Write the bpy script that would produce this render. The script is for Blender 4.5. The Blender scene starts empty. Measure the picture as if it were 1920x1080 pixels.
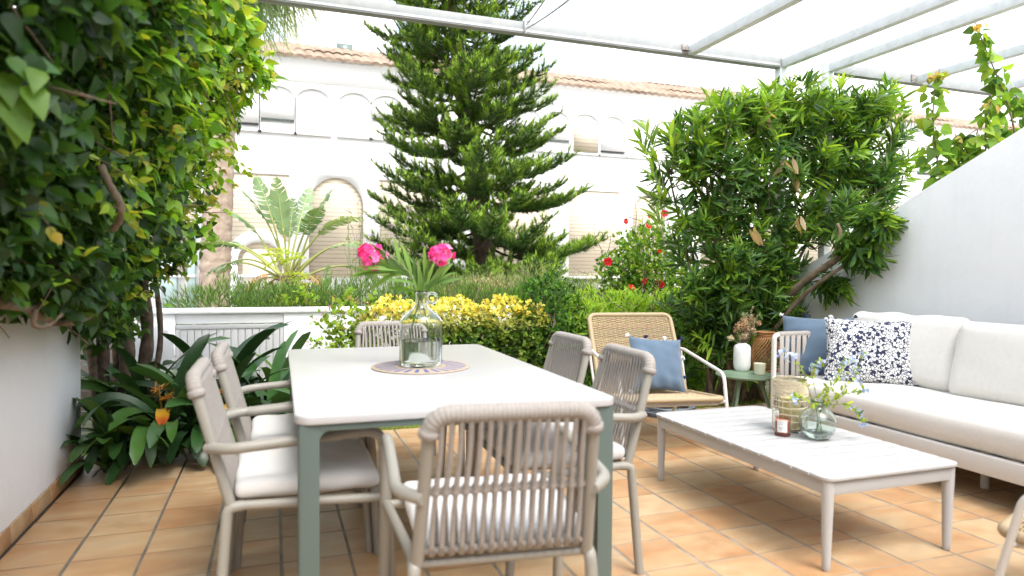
import bpy, bmesh, math, random
import numpy as np
from math import sin, cos, pi, radians as R
from mathutils import Vector, Matrix

scene = bpy.context.scene
# ------------------------------------------------------------------ camera
cam_data = bpy.data.cameras.new('camera')
cam = bpy.data.objects.new('camera', cam_data)
scene.collection.objects.link(cam)
scene.camera = cam
CAM_H = 1.2
YAW, PIT, ROL, FPX = 0.3394, 0.0269, 0.0078, 1267.97
cam_data.sensor_width = 36.0
cam_data.lens = FPX / 1920 * 36
cam_data.clip_start = 0.05
cam_data.clip_end = 500
cam.matrix_world = (Matrix.Translation((0, 0, CAM_H)) @ Matrix.Rotation(-YAW, 4, 'Z')
                    @ Matrix.Rotation(pi / 2 - PIT, 4, 'X') @ Matrix.Rotation(ROL, 4, 'Z'))
cam_data.dof.use_dof = True
cam_data.dof.focus_distance = 5.6
cam_data.dof.aperture_fstop = 1.9

# ------------------------------------------------------------------ world and sun
SUN_EL, SUN_AZ = 60.0, 165.0          # degrees; azimuth measured clockwise from +Y
world = bpy.data.worlds.new('World')
scene.world = world
world.use_nodes = True
nt = world.node_tree
bg = nt.nodes['Background']
sky = nt.nodes.new('ShaderNodeTexSky')
sky.sky_type = 'NISHITA'
sky.sun_disc = False
sky.sun_elevation = R(SUN_EL)
sky.sun_rotation = R(SUN_AZ)
sky.air_density = 1.0
sky.dust_density = 3.0
hs = nt.nodes.new('ShaderNodeHueSaturation')
hs.inputs['Saturation'].default_value = 0.42
hs.inputs['Value'].default_value = 1.25
nt.links.new(sky.outputs[0], hs.inputs['Color'])
nt.links.new(hs.outputs[0], bg.inputs[0])
bg.inputs[1].default_value = 0.15
sun_data = bpy.data.lights.new('sun', 'SUN')
sun_data.energy = 0.5
sun_data.angle = R(20)
sun_data.color = (1.0, 0.965, 0.91)
sun = bpy.data.objects.new('sun', sun_data)
scene.collection.objects.link(sun)
a, e = R(SUN_AZ), R(SUN_EL)
sdir = Vector((sin(a) * cos(e), cos(a) * cos(e), sin(e)))
sun.rotation_euler = sdir.to_track_quat('Z', 'Y').to_euler()
sun.location = sdir * 30
scene.view_settings.view_transform = 'Standard'
scene.view_settings.look = 'None'
scene.view_settings.exposure = 1.68
scene.view_settings.gamma = 1
scene.render.engine = 'CYCLES'
scene.cycles.max_bounces = 10
scene.cycles.transparent_max_bounces = 12
scene.cycles.transmission_bounces = 8
scene.cycles.use_denoising = True

# ------------------------------------------------------------------ helpers
rng = np.random.default_rng(7)
random.seed(7)

def ray(u, v):
    a = u - 960; b = v - 540
    c, s = cos(ROL), sin(ROL)
    x = c * a + s * b; y = -s * a + c * b
    X = x / FPX; Z = -y / FPX
    c, s = cos(-PIT), sin(-PIT)
    y2 = c - s * Z; z2 = s + c * Z
    c, s = cos(-YAW), sin(-YAW)
    return (c * X - s * y2, s * X + c * y2, z2)

def P(u, v, x=None, y=None, z=None):
    """survey a point of the place: the sight line of photo position (u, v) met with a known plane"""
    d = ray(u, v)
    t = x / d[0] if x is not None else (y / d[1] if y is not None else (z - CAM_H) / d[2])
    return Vector((d[0] * t, d[1] * t, CAM_H + d[2] * t))

def nrm(a):
    a = np.asarray(a, float)
    return a / np.maximum(np.linalg.norm(a, axis=-1, keepdims=True), 1e-9)

class MB:
    def __init__(self):
        self.v = []; self.f = []; self.c = []; self.n = 0; self.hascol = False
    def add(self, v, f, col=None):
        v = np.asarray(v, float).reshape(-1, 3)
        self.v.append(v)
        self.f.append((self.n, f))
        if col is not None: self.hascol = True
        self.c.append(np.tile(np.array(col if col is not None else (1, 1, 1), float), (len(v), 1)) if np.ndim(col) < 2 else np.asarray(col))
        self.n += len(v)
        return self
    def tube(self, pts, r, n=8, closed=False, cap=True, col=None, flat=1.0, up=None):
        pts = np.asarray(pts, float)
        m = len(pts)
        rr = np.full(m, r) if np.ndim(r) == 0 else np.asarray(r, float)
        if closed:
            t = np.roll(pts, -1, 0) - np.roll(pts, 1, 0)
        else:
            t = np.gradient(pts, axis=0)
        t = nrm(t)
        u0 = np.array(up if up is not None else ((0, 0, 1) if abs(t[0][2]) < .9 else (1, 0, 0)), float)
        V = []
        u = u0
        for i in range(m):
            if up is not None: u = u0
            u = u - t[i] * (u @ t[i]); u = nrm(u)
            w = np.cross(t[i], u)
            for k in range(n):
                a = 2 * pi * k / n
                V.append(pts[i] + rr[i] * (cos(a) * u * flat + sin(a) * w))
        F = []
        rng_i = m if closed else m - 1
        for i in range(rng_i):
            j = (i + 1) % m
            for k in range(n):
                k2 = (k + 1) % n
                F.append((i * n + k, i * n + k2, j * n + k2, j * n + k))
        if cap and not closed:
            F.append(tuple(range(n - 1, -1, -1)))
            F.append(tuple((m - 1) * n + k for k in range(n)))
        return self.add(V, F, col)
    def lathe(self, prof, n=32, c=(0, 0, 0), col=None, close=False):
        V = []; F = []
        m = len(prof)
        for (r, z) in prof:
            for k in range(n):
                a = 2 * pi * k / n
                V.append((c[0] + r * cos(a), c[1] + r * sin(a), c[2] + z))
        for i in range(m - 1 if not close else m):
            j = (i + 1) % m
            for k in range(n):
                k2 = (k + 1) % n
                F.append((i * n + k, i * n + k2, j * n + k2, j * n + k))
        if not close:
            F.append(tuple(range(n - 1, -1, -1)))
            F.append(tuple((m - 1) * n + k for k in range(n)))
        return self.add(V, F, col)
    def bm(self, b, M=None, col=None):
        b.verts.index_update()
        V = [(M @ v.co if M else v.co)[:] for v in b.verts]
        F = [tuple(v.index for v in f.verts) for f in b.faces]
        b.free()
        return self.add(V, F, col)
    def box(self, lo, hi, bev=0.0, M=None, col=None, seg=2):
        b = bmesh.new()
        bmesh.ops.create_cube(b, size=1)
        lo = Vector(lo); hi = Vector(hi)
        for v in b.verts:
            v.co = Vector([(lo[i] + hi[i]) / 2 + v.co[i] * (hi[i] - lo[i]) for i in range(3)])
        if bev > 0:
            bmesh.ops.bevel(b, geom=b.edges[:], offset=bev, segments=seg, affect='EDGES', profile=.5)
        return self.bm(b, M, col)
    def prism(self, poly, axis, a, b, bev=0.0, col=None, M=None):
        """polygon (2-D) extruded along an axis from a to b"""
        bmh = bmesh.new()
        def mk(p, h):
            if axis == 'y': return (p[0], h, p[1])
            if axis == 'x': return (h, p[0], p[1])
            return (p[0], p[1], h)
        A = [bmh.verts.new(mk(p, a)) for p in poly]
        B = [bmh.verts.new(mk(p, b)) for p in poly]
        n = len(poly)
        bmh.faces.new(A); bmh.faces.new(B[::-1])
        for i in range(n):
            bmh.faces.new((A[i], B[i], B[(i + 1) % n], A[(i + 1) % n]))
        bmesh.ops.recalc_face_normals(bmh, faces=bmh.faces[:])
        if bev > 0:
            ed = [e for e in bmh.edges if (e.verts[0] in A) == (e.verts[1] in A)]
            bmesh.ops.bevel(bmh, geom=ed, offset=bev, segments=2, affect='EDGES', profile=.5)
        return self.bm(bmh, M, col)
    def build(self, name, mat, parent=None, smooth=True, ang=40):
        V = np.concatenate(self.v) if self.v else np.zeros((0, 3))
        me = bpy.data.meshes.new(name)
        loops = []; starts = []; tot = []
        pos = 0
        parts_l = []; parts_t = []
        for off, f in self.f:
            if isinstance(f, np.ndarray):
                parts_l.append((f + off).ravel()); parts_t.append(np.full(len(f), f.shape[1]))
            else:
                l = [i + off for q in f for i in q]
                parts_l.append(np.array(l, int)); parts_t.append(np.array([len(q) for q in f], int))
        L = np.concatenate(parts_l).astype(np.int32); T = np.concatenate(parts_t).astype(np.int32)
        S = np.concatenate([[0], np.cumsum(T)[:-1]]).astype(np.int32)
        me.vertices.add(len(V)); me.vertices.foreach_set('co', V.astype(np.float32).ravel())
        me.loops.add(len(L)); me.loops.foreach_set('vertex_index', L)
        me.polygons.add(len(T)); me.polygons.foreach_set('loop_start', S); me.polygons.foreach_set('loop_total', T)
        me.update(calc_edges=True)
        if self.hascol:
            C = np.concatenate(self.c)
            C4 = np.ones((len(C), 4), np.float32); C4[:, :3] = C
            at = me.color_attributes.new('tint', 'FLOAT_COLOR', 'POINT')
            at.data.foreach_set('color', C4.ravel())
        if smooth:
            me.polygons.foreach_set('use_smooth', np.ones(len(T), bool))
            if ang < 180:
                me.set_sharp_from_angle(angle=R(ang))
        me.materials.append(mat)
        ob = bpy.data.objects.new(name, me)
        scene.collection.objects.link(ob)
        if parent is not None: ob.parent = parent
        return ob

def tag(o, label=None, cat=None, group=None, kind=None):
    if label: o['label'] = label
    if cat: o['category'] = cat
    if group: o['group'] = group
    if kind: o['kind'] = kind
    return o

def empty(name, loc=(0, 0, 0), rz=0.0, label=None, cat=None, group=None):
    o = bpy.data.objects.new(name, None)
    scene.collection.objects.link(o)
    o.location = loc; o.rotation_euler = (0, 0, rz)
    o.empty_display_size = .1
    return tag(o, label, cat, group)

def copy_tree(o, parent=None):
    c = o.copy(); scene.collection.objects.link(c); c.parent = parent
    for ch in list(o.children): copy_tree(ch, c)
    return c

def curve(pts, sub=6):
    """Catmull-Rom through points"""
    p = np.asarray(pts, float)
    q = np.vstack([2 * p[0] - p[1], p, 2 * p[-1] - p[-2]])
    out = []
    for i in range(1, len(q) - 2):
        for k in range(sub):
            t = k / sub
            a, b, c, d = q[i - 1], q[i], q[i + 1], q[i + 2]
            out.append(.5 * ((2 * b) + (-a + c) * t + (2 * a - 5 * b + 4 * c - d) * t * t + (-a + 3 * b - 3 * c + d) * t ** 3))
    out.append(p[-1])
    return np.array(out)

def fillet(pts, r, seg=6):
    """polyline with rounded corners"""
    p = [np.asarray(q, float) for q in pts]
    out = [p[0]]
    for i in range(1, len(p) - 1):
        a = p[i - 1] - p[i]; b = p[i + 1] - p[i]
        la, lb = np.linalg.norm(a), np.linalg.norm(b)
        d = min(r, la * .48, lb * .48)
        A = p[i] + a / la * d; B = p[i] + b / lb * d
        for k in range(seg + 1):
            t = k / seg
            out.append((1 - t) ** 2 * A + 2 * t * (1 - t) * p[i] + t * t * B)
    out.append(p[-1])
    return np.array(out)

# ------------------------------------------------------------------ materials
def mat(name, col=(.5, .5, .5), rough=.5, spec=.5, metal=0, bump=0, bscale=50, noise=0, nscale=5, col2=None,
        attr=False, transl=0, trans=0, ior=1.45, coat=0, bdist=.002, sheen=0):
    m = bpy.data.materials.new(name)
    m.use_nodes = True
    t = m.node_tree; N = t.nodes; L = t.links
    b = N['Principled BSDF']
    b.inputs['Roughness'].default_value = rough
    b.inputs['Specular IOR Level'].default_value = spec
    b.inputs['Metallic'].default_value = metal
    b.inputs['IOR'].default_value = ior
    b.inputs['Transmission Weight'].default_value = trans
    b.inputs['Coat Weight'].default_value = coat
    b.inputs['Sheen Weight'].default_value = sheen
    b.inputs['Base Color'].default_value = (*col, 1)
    out = N['Material Output']
    src = None
    tc = N.new('ShaderNodeTexCoord')
    if noise > 0 or col2:
        nz = N.new('ShaderNodeTexNoise'); nz.inputs['Scale'].default_value = nscale
        nz.inputs['Detail'].default_value = 6
        L.new(tc.outputs['Object'], nz.inputs['Vector'])
        rp = N.new('ShaderNodeMapRange')
        rp.inputs[1].default_value = .3; rp.inputs[2].default_value = .7
        L.new(nz.outputs[0], rp.inputs[0])
        mx = N.new('ShaderNodeMix'); mx.data_type = 'RGBA'
        c2 = col2 if col2 else tuple(c * (1 - noise) for c in col)
        mx.inputs[6].default_value = (*col, 1); mx.inputs[7].default_value = (*c2, 1)
        L.new(rp.outputs[0], mx.inputs[0])
        src = mx.outputs[2]
    if attr:
        at = N.new('ShaderNodeAttribute'); at.attribute_name = 'tint'
        if src is None and tuple(col) == (1, 1, 1):
            src = at.outputs['Color']
        else:
            if src is None:
                rg = N.new('ShaderNodeRGB'); rg.outputs[0].default_value = (*col, 1); src = rg.outputs[0]
            mm = N.new('ShaderNodeMix'); mm.data_type = 'RGBA'; mm.blend_type = 'MULTIPLY'
            mm.inputs[0].default_value = 1
            L.new(src, mm.inputs[6]); L.new(at.outputs['Color'], mm.inputs[7])
            src = mm.outputs[2]
    if src is not None: L.new(src, b.inputs['Base Color'])
    if bump > 0:
        n2 = N.new('ShaderNodeTexNoise'); n2.inputs['Scale'].default_value = bscale; n2.inputs['Detail'].default_value = 5
        L.new(tc.outputs['Object'], n2.inputs['Vector'])
        bp = N.new('ShaderNodeBump'); bp.inputs['Strength'].default_value = bump; bp.inputs['Distance'].default_value = bdist
        L.new(n2.outputs[0], bp.inputs['Height']); L.new(bp.outputs[0], b.inputs['Normal'])
    if transl > 0:
        tr = N.new('ShaderNodeBsdfTranslucent')
        ms = N.new('ShaderNodeMixShader'); ms.inputs[0].default_value = transl
        if src is not None:
            g = N.new('ShaderNodeMix'); g.data_type = 'RGBA'; g.blend_type = 'MULTIPLY'; g.inputs[0].default_value = 1
            g.inputs[7].default_value = (1.25, 1.15, .55, 1)
            L.new(src, g.inputs[6]); L.new(g.outputs[2], tr.inputs[0])
        else: tr.inputs[0].default_value = (*col, 1)
        L.new(b.outputs[0], ms.inputs[1]); L.new(tr.outputs[0], ms.inputs[2]); L.new(ms.outputs[0], out.inputs[0])
    return m

M_plaster = mat('white_plaster', (.88, .88, .87), .85, bump=.35, bscale=7, noise=.04, nscale=2.2, bdist=.016)
def weather(m, amt=.16, sx=5.0, sz=.5):
    t = m.node_tree; N = t.nodes; L = t.links; b = N['Principled BSDF']
    src = b.inputs['Base Color'].links[0].from_socket
    tc = N.new('ShaderNodeTexCoord'); mp = N.new('ShaderNodeMapping'); mp.inputs['Scale'].default_value = (sx, sx, sz)
    L.new(tc.outputs['Object'], mp.inputs[0])
    nz = N.new('ShaderNodeTexNoise'); nz.inputs['Scale'].default_value = 2.0; nz.inputs['Detail'].default_value = 8; L.new(mp.outputs[0], nz.inputs['Vector'])
    mr = N.new('ShaderNodeMapRange'); mr.inputs[1].default_value = .52; mr.inputs[2].default_value = .80; mr.inputs[3].default_value = 0; mr.inputs[4].default_value = amt
    L.new(nz.outputs[0], mr.inputs[0])
    mx = N.new('ShaderNodeMix'); mx.data_type = 'RGBA'; mx.inputs[7].default_value = (.42, .39, .33, 1)
    L.new(mr.outputs[0], mx.inputs[0]); L.new(src, mx.inputs[6]); L.new(mx.outputs[2], b.inputs['Base Color'])
    return m
weather(M_plaster, .09)
M_facade = mat('facade_plaster', (.82, .81, .79), .9, noise=.04, nscale=.8)
M_white = mat('white_lacquer', (.45, .45, .445), .35)
M_cream = mat('cream_metal', (.60, .58, .54), .38)
M_beige = mat('beige_metal', (.275, .262, .225), .42)
M_rope = mat('taupe_rope', (.315, .290, .262), .8, bump=.6, bscale=400, bdist=.0015, noise=.12, nscale=60)
M_sage = mat('sage_metal', (.10, .135, .122), .45)
M_green = mat('green_lacquer', (.13, .20, .125), .4)
M_fabric = mat('white_fabric', (.60, .595, .58), .9, bump=.3, bscale=500, bdist=.001, noise=.03, nscale=4, sheen=.2)
M_linen = mat('ecru_linen', (.66, .64, .59), .95, bump=.5, bscale=300, bdist=.0015, noise=.06, nscale=40, sheen=.3)
M_blue = mat('blue_cotton', (.095, .145, .205), .95, bump=.4, bscale=350, bdist=.001, noise=.15, nscale=8, sheen=.3)
M_navy = mat('navy_thread', (.03, .04, .09), .95)
M_tuft = mat('white_tuft', (.8, .8, .78), 1, bump=.8, bscale=300)
M_pergola = mat('white_painted_steel', (.76, .78, .77), .5, noise=.14, nscale=12, bump=.1, bscale=30)
weather(M_pergola, .35, 9, 9)
M_beam = weather(mat('sun_dimmed_beam_steel', (.30, .312, .305), .5, noise=.14, nscale=12), .4, 6, 9)  # pergola paint with a darker colour, offsetting sunlight on the front beams
M_rust = mat('rusty_steel', (.42, .40, .37), .7, col2=(.10, .07, .05), nscale=60)
M_rattan = mat('natural_rattan', (.42, .32, .195), .6, attr=True)
M_wicker = mat('dark_wicker', (.42, .20, .07), .6, noise=.35, nscale=60)
M_raffia = mat('pale_raffia', (.80, .70, .50), .8, noise=.15, nscale=80)
M_grout = mat('grey_grout', (.40, .36, .30), .95, noise=.45, nscale=9)
M_soil = mat('dark_soil', (.06, .045, .03), 1, noise=.5, nscale=14, bump=.8, bscale=30, bdist=.02)
M_bark = mat('brown_bark', (.16, .11, .075), .95, col2=(.07, .05, .035), nscale=18, bump=.9, bscale=26, bdist=.015)
M_stem = mat('pale_stem', (.24, .175, .115), .9, col2=(.13, .095, .06), nscale=22, bump=.5, bscale=60, bdist=.006)
M_greenstem = mat('green_stem', (.13, .20, .06), .6)
M_leaf = mat('leaf', (1, 1, 1), .40, spec=.55, attr=True, transl=.48)
M_leafm = mat('matt_leaf', (1, 1, 1), .6, spec=.3, attr=True, transl=.48)
M_thick = mat('thick_leaf', (1, 1, 1), .36, spec=.55, attr=True, transl=.12)
M_petal = mat('petal', (1, 1, 1), .6, spec=.2, attr=True, transl=.35)
M_glass = mat('clear_glass', (.97, .99, .98), .01, trans=1, ior=1.46)
M_water = mat('clear_water', (.97, 1, .985), .0, trans=1, ior=1.333)
M_gglass = mat('green_glass', (.84, .91, .87), .02, trans=1, ior=1.46)
M_pinkglass = mat('pink_glass', (.92, .68, .60), .03, trans=1, ior=1.46)
M_wax = mat('candle_wax', (.80, .72, .48), .5, spec=.4)
M_ceramic = mat('white_ceramic', (.80, .79, .76), .3, coat=.3)
M_dark = mat('dark_opening', (.05, .055, .055), .3)
M_windowglass = mat('window_glass', (.13, .17, .15), .1, spec=.8)
M_rubber = mat('grey_hose_rubber', (.16, .18, .21), .45)
M_tileroof = mat('clay_roof_tiles', (.36, .275, .20), .9, col2=(.22, .155, .11), nscale=5)
M_palm_trunk = mat('palm_bark', (.48, .38, .29), .95, col2=(.30, .22, .16), nscale=10, bump=.6, bscale=18, bdist=.02)

def shutter_mat():
    m = mat('roller_shutter', (.78, .69, .53), .55)
    t = m.node_tree; N = t.nodes; L = t.links; b = N['Principled BSDF']
    tc = N.new('ShaderNodeTexCoord'); sp = N.new('ShaderNodeSeparateXYZ'); L.new(tc.outputs['Object'], sp.inputs[0])
    mu = N.new('ShaderNodeMath'); mu.operation = 'MULTIPLY'; mu.inputs[1].default_value = 10.5
    L.new(sp.outputs[2], mu.inputs[0])
    fr = N.new('ShaderNodeMath'); fr.operation = 'FRACT'; L.new(mu.outputs[0], fr.inputs[0])
    cr = N.new('ShaderNodeValToRGB')
    cr.color_ramp.elements[0].position = 0; cr.color_ramp.elements[0].color = (.34, .25, .16, 1)
    cr.color_ramp.elements[1].position = .22; cr.color_ramp.elements[1].color = (.70, .61, .47, 1)
    L.new(fr.outputs[0], cr.inputs[0]); L.new(cr.outputs[0], b.inputs['Base Color'])
    bp = N.new('ShaderNodeBump'); bp.inputs['Distance'].default_value = .02; L.new(fr.outputs[0], bp.inputs['Height'])
    L.new(bp.outputs[0], b.inputs['Normal'])
    return m
M_shutter = shutter_mat()

def tile_mat():
    m = mat('terracotta_tile', (1, 1, 1), .42, spec=.45)
    t = m.node_tree; N = t.nodes; L = t.links; b = N['Principled BSDF']
    at = N.new('ShaderNodeAttribute'); at.attribute_name = 'tint'   # r: tone, g,b: offset of the fire marks
    sp = N.new('ShaderNodeSeparateColor'); L.new(at.outputs['Color'], sp.inputs[0])
    tc = N.new('ShaderNodeTexCoord')
    off = N.new('ShaderNodeVectorMath'); off.operation = 'MULTIPLY_ADD'
    L.new(at.outputs['Color'], off.inputs[0]); off.inputs[1].default_value = (31, 47, 23)
    L.new(tc.outputs['Object'], off.inputs[2])
    mp = N.new('ShaderNodeMapping'); mp.inputs['Scale'].default_value = (1.1, 3.0, 1); mp.inputs['Rotation'].default_value = (0, 0, .35)
    L.new(off.outputs[0], mp.inputs[0])
    nz = N.new('ShaderNodeTexNoise'); nz.inputs['Scale'].default_value = 2.0; nz.inputs['Detail'].default_value = 3
    nz.inputs['Distortion'].default_value = .6
    L.new(mp.outputs[0], nz.inputs['Vector'])
    ad = N.new('ShaderNodeMath'); ad.operation = 'MULTIPLY_ADD'; ad.inputs[1].default_value = .24
    L.new(sp.outputs[0], ad.inputs[0]); L.new(nz.outputs[0], ad.inputs[2])
    cr = N.new('ShaderNodeValToRGB')
    els = cr.color_ramp.elements
    els[0].position = .42; els[0].color = (.48, .345, .20, 1)
    els[1].position = .98; els[1].color = (.37, .18, .08, 1)
    k = els.new(.60); k.color = (.455, .295, .155, 1)
    k = els.new(.80); k.color = (.42, .235, .11, 1)
    L.new(ad.outputs[0], cr.inputs[0])
    fn = N.new('ShaderNodeTexNoise'); fn.inputs['Scale'].default_value = 14; fn.inputs['Detail'].default_value = 8
    L.new(tc.outputs['Object'], fn.inputs['Vector'])
    mr = N.new('ShaderNodeMapRange'); mr.inputs[1].default_value = .3; mr.inputs[2].default_value = .75; mr.inputs[3].default_value = .88; mr.inputs[4].default_value = 1.08
    L.new(fn.outputs[0], mr.inputs[0])
    mm = N.new('ShaderNodeMix'); mm.data_type = 'RGBA'; mm.blend_type = 'MULTIPLY'; mm.inputs[0].default_value = 1
    L.new(cr.outputs[0], mm.inputs[6]); L.new(mr.outputs[0], mm.inputs[7])
    sn = N.new('ShaderNodeTexNoise'); sn.inputs['Scale'].default_value = 2.3; sn.inputs['Detail'].default_value = 10; sn.inputs['Roughness'].default_value = .75
    L.new(tc.outputs['Object'], sn.inputs['Vector'])
    s2 = N.new('ShaderNodeMapRange'); s2.inputs[1].default_value = .56; s2.inputs[2].default_value = .74; s2.inputs[3].default_value = 0; s2.inputs[4].default_value = .55
    L.new(sn.outputs[0], s2.inputs[0])
    m2 = N.new('ShaderNodeMix'); m2.data_type = 'RGBA'; m2.inputs[7].default_value = (.25, .17, .11, 1)
    L.new(s2.outputs[0], m2.inputs[0]); L.new(mm.outputs[2], m2.inputs[6]); L.new(m2.outputs[2], b.inputs['Base Color'])
    mr2 = N.new('ShaderNodeMapRange'); mr2.inputs[1].default_value = .3; mr2.inputs[2].default_value = .7; mr2.inputs[3].default_value = .34; mr2.inputs[4].default_value = .56
    L.new(fn.outputs[0], mr2.inputs[0]); L.new(mr2.outputs[0], b.inputs['Roughness'])
    bp = N.new('ShaderNodeBump'); bp.inputs['Strength'].default_value = .25; bp.inputs['Distance'].default_value = .004
    L.new(fn.outputs[0], bp.inputs['Height']); L.new(bp.outputs[0], b.inputs['Normal'])
    return m
M_tile = tile_mat()

def print_mat():
    m = mat('navy_flower_print', (1, 1, 1), .95)
    t = m.node_tree; N = t.nodes; L = t.links; b = N['Principled BSDF']
    tc = N.new('ShaderNodeTexCoord')
    nz = N.new('ShaderNodeTexNoise'); nz.inputs['Scale'].default_value = 40; L.new(tc.outputs['Object'], nz.inputs['Vector'])
    mxv = N.new('ShaderNodeMix'); mxv.data_type = 'VECTOR'; mxv.inputs[0].default_value = .018
    L.new(tc.outputs['Object'], mxv.inputs[4]); L.new(nz.outputs[1], mxv.inputs[5])
    vo = N.new('ShaderNodeTexVoronoi'); vo.feature = 'DISTANCE_TO_EDGE'; vo.inputs['Scale'].default_value = 58
    L.new(mxv.outputs[1], vo.inputs['Vector'])
    vc = N.new('ShaderNodeTexVoronoi'); vc.feature = 'F1'; vc.inputs['Scale'].default_value = 58
    L.new(mxv.outputs[1], vc.inputs['Vector'])
    cr = N.new('ShaderNodeValToRGB'); cr.color_ramp.elements[0].position = .05; cr.color_ramp.elements[0].color = (.018, .024, .055, 1)
    cr.color_ramp.elements[1].position = .12; cr.color_ramp.elements[1].color = (.72, .72, .70, 1)
    L.new(vo.outputs['Distance'], cr.inputs[0])
    sc = N.new('ShaderNodeSeparateColor'); L.new(vc.outputs['Color'], sc.inputs[0])
    gt = N.new('ShaderNodeMath'); gt.operation = 'GREATER_THAN'; gt.inputs[1].default_value = .85; L.new(sc.outputs[0], gt.inputs[0])
    mx = N.new('ShaderNodeMix'); mx.data_type = 'RGBA'; mx.inputs[7].default_value = (.025, .03, .065, 1)
    L.new(gt.outputs[0], mx.inputs[0]); L.new(cr.outputs[0], mx.inputs[6]); L.new(mx.outputs[2], b.inputs['Base Color'])
    return m
M_print = print_mat()

def placemat_mat():
    m = mat('jute_and_blue', (1, 1, 1), .9)
    t = m.node_tree; N = t.nodes; L = t.links; b = N['Principled BSDF']
    tc = N.new('ShaderNodeTexCoord'); sp = N.new('ShaderNodeSeparateXYZ'); L.new(tc.outputs['Object'], sp.inputs[0])
    at = N.new('ShaderNodeMath'); at.operation = 'ARCTAN2'; L.new(sp.outputs[1], at.inputs[0]); L.new(sp.outputs[0], at.inputs[1])
    ln = N.new('ShaderNodeVectorMath'); ln.operation = 'LENGTH'; L.new(tc.outputs['Object'], ln.inputs[0])
    ms = N.new('ShaderNodeMath'); ms.operation = 'MULTIPLY'; ms.inputs[1].default_value = 26; L.new(at.outputs[0], ms.inputs[0])
    sn = N.new('ShaderNodeMath'); sn.operation = 'SINE'; L.new(ms.outputs[0], sn.inputs[0])
    g = N.new('ShaderNodeMath'); g.operation = 'GREATER_THAN'; g.inputs[1].default_value = .25; L.new(sn.outputs[0], g.inputs[0])
    r1 = N.new('ShaderNodeMath'); r1.operation = 'GREATER_THAN'; r1.inputs[1].default_value = .118; L.new(ln.outputs[1], r1.inputs[0])
    r2 = N.new('ShaderNodeMath'); r2.operation = 'LESS_THAN'; r2.inputs[1].default_value = .212; L.new(ln.outputs[1], r2.inputs[0])
    a1 = N.new('ShaderNodeMath'); a1.operation = 'MULTIPLY'; L.new(g.outputs[0], a1.inputs[0]); L.new(r1.outputs[0], a1.inputs[1])
    a2 = N.new('ShaderNodeMath'); a2.operation = 'MULTIPLY'; L.new(a1.outputs[0], a2.inputs[0]); L.new(r2.outputs[0], a2.inputs[1])
    mx = N.new('ShaderNodeMix'); mx.data_type = 'RGBA'; mx.inputs[6].default_value = (.56, .45, .33, 1); mx.inputs[7].default_value = (.08, .13, .36, 1)
    L.new(a2.outputs[0], mx.inputs[0]); L.new(mx.outputs[2], b.inputs['Base Color'])
    mr = N.new('ShaderNodeMath'); mr.operation = 'MULTIPLY'; mr.inputs[1].default_value = 700; L.new(ln.outputs[1], mr.inputs[0])
    sr = N.new('ShaderNodeMath'); sr.operation = 'SINE'; L.new(mr.outputs[0], sr.inputs[0])
    bp = N.new('ShaderNodeBump'); bp.inputs['Distance'].default_value = .003; L.new(sr.outputs[0], bp.inputs['Height']); L.new(bp.outputs[0], b.inputs['Normal'])
    return m
M_mat = placemat_mat()

# ------------------------------------------------------------------ the setting
TS = .2718
TX0, TY0 = -1.057, 3.1487
EDGE_Y = 5.03
WL, WR = -1.075, 4.50

mb = MB(); mb.box((-60, -40, -.9), (80, 120, -.62)); g = mb.build('ground', mat('pale_paving', (.50, .47, .41), .9, noise=.2, nscale=3), smooth=False); tag(g, kind='structure')
mb = MB(); mb.box((WL - .05, -3, -.6), (WR + .4, EDGE_Y - .004, -.0014)); fl = mb.build('terrace_base', M_grout, smooth=False); tag(fl, kind='structure')
mb = MB()
for i in range(-1, 23):
    for j in range(-18, 8):
        x0 = TX0 + i * TS; y0 = TY0 + j * TS
        x1 = x0 + TS; y1 = y0 + TS
        if x1 < WL + .03 or x0 > WR - .02: continue
        x0 = max(x0, WL + .001); x1 = min(x1, WR + .3)
        if y0 > EDGE_Y - .06: continue
        y1 = min(y1, EDGE_Y)
        gx, gy = .0065, .0032
        jit = rng.normal(0, .0007, 4)
        b = bmesh.new(); bmesh.ops.create_cube(b, size=1)
        lo = (x0 + gx + jit[0], y0 + gy + jit[1], -.02); hi = (x1 - gx + jit[2], y1 - gy + jit[3], 0)
        for v in b.verts:
            v.co = Vector([(lo[k] + hi[k]) / 2 + v.co[k] * (hi[k] - lo[k]) for k in range(3)])
        bmesh.ops.delete(b, geom=[f for f in b.faces if f.normal.z < -.5], context='FACES')
        bmesh.ops.bevel(b, geom=[e for e in b.edges if all(v.co.z > -.001 for v in e.verts)] , offset=.0012, segments=2, affect='EDGES')
        mb.bm(b, col=(rng.random(), rng.random(), rng.random()))
fl = mb.build('terrace_floor', M_tile, ang=60); tag(fl, kind='structure')

# lawn and garden beds
mb = MB()
mb.box((-1.4, EDGE_Y, -.6), (12, 6.45, -.03)); lw = mb.build('lawn', mat('lawn_soil', (.10, .12, .04), 1, col2=(.06, .05, .03), nscale=6), smooth=False); tag(lw, kind='structure')
mb = MB(); mb.box((-8, 6.70, -.6), (30, 12.2, .12)); gd = mb.build('garden_bed', M_soil, smooth=False); tag(gd, kind='structure')

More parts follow.
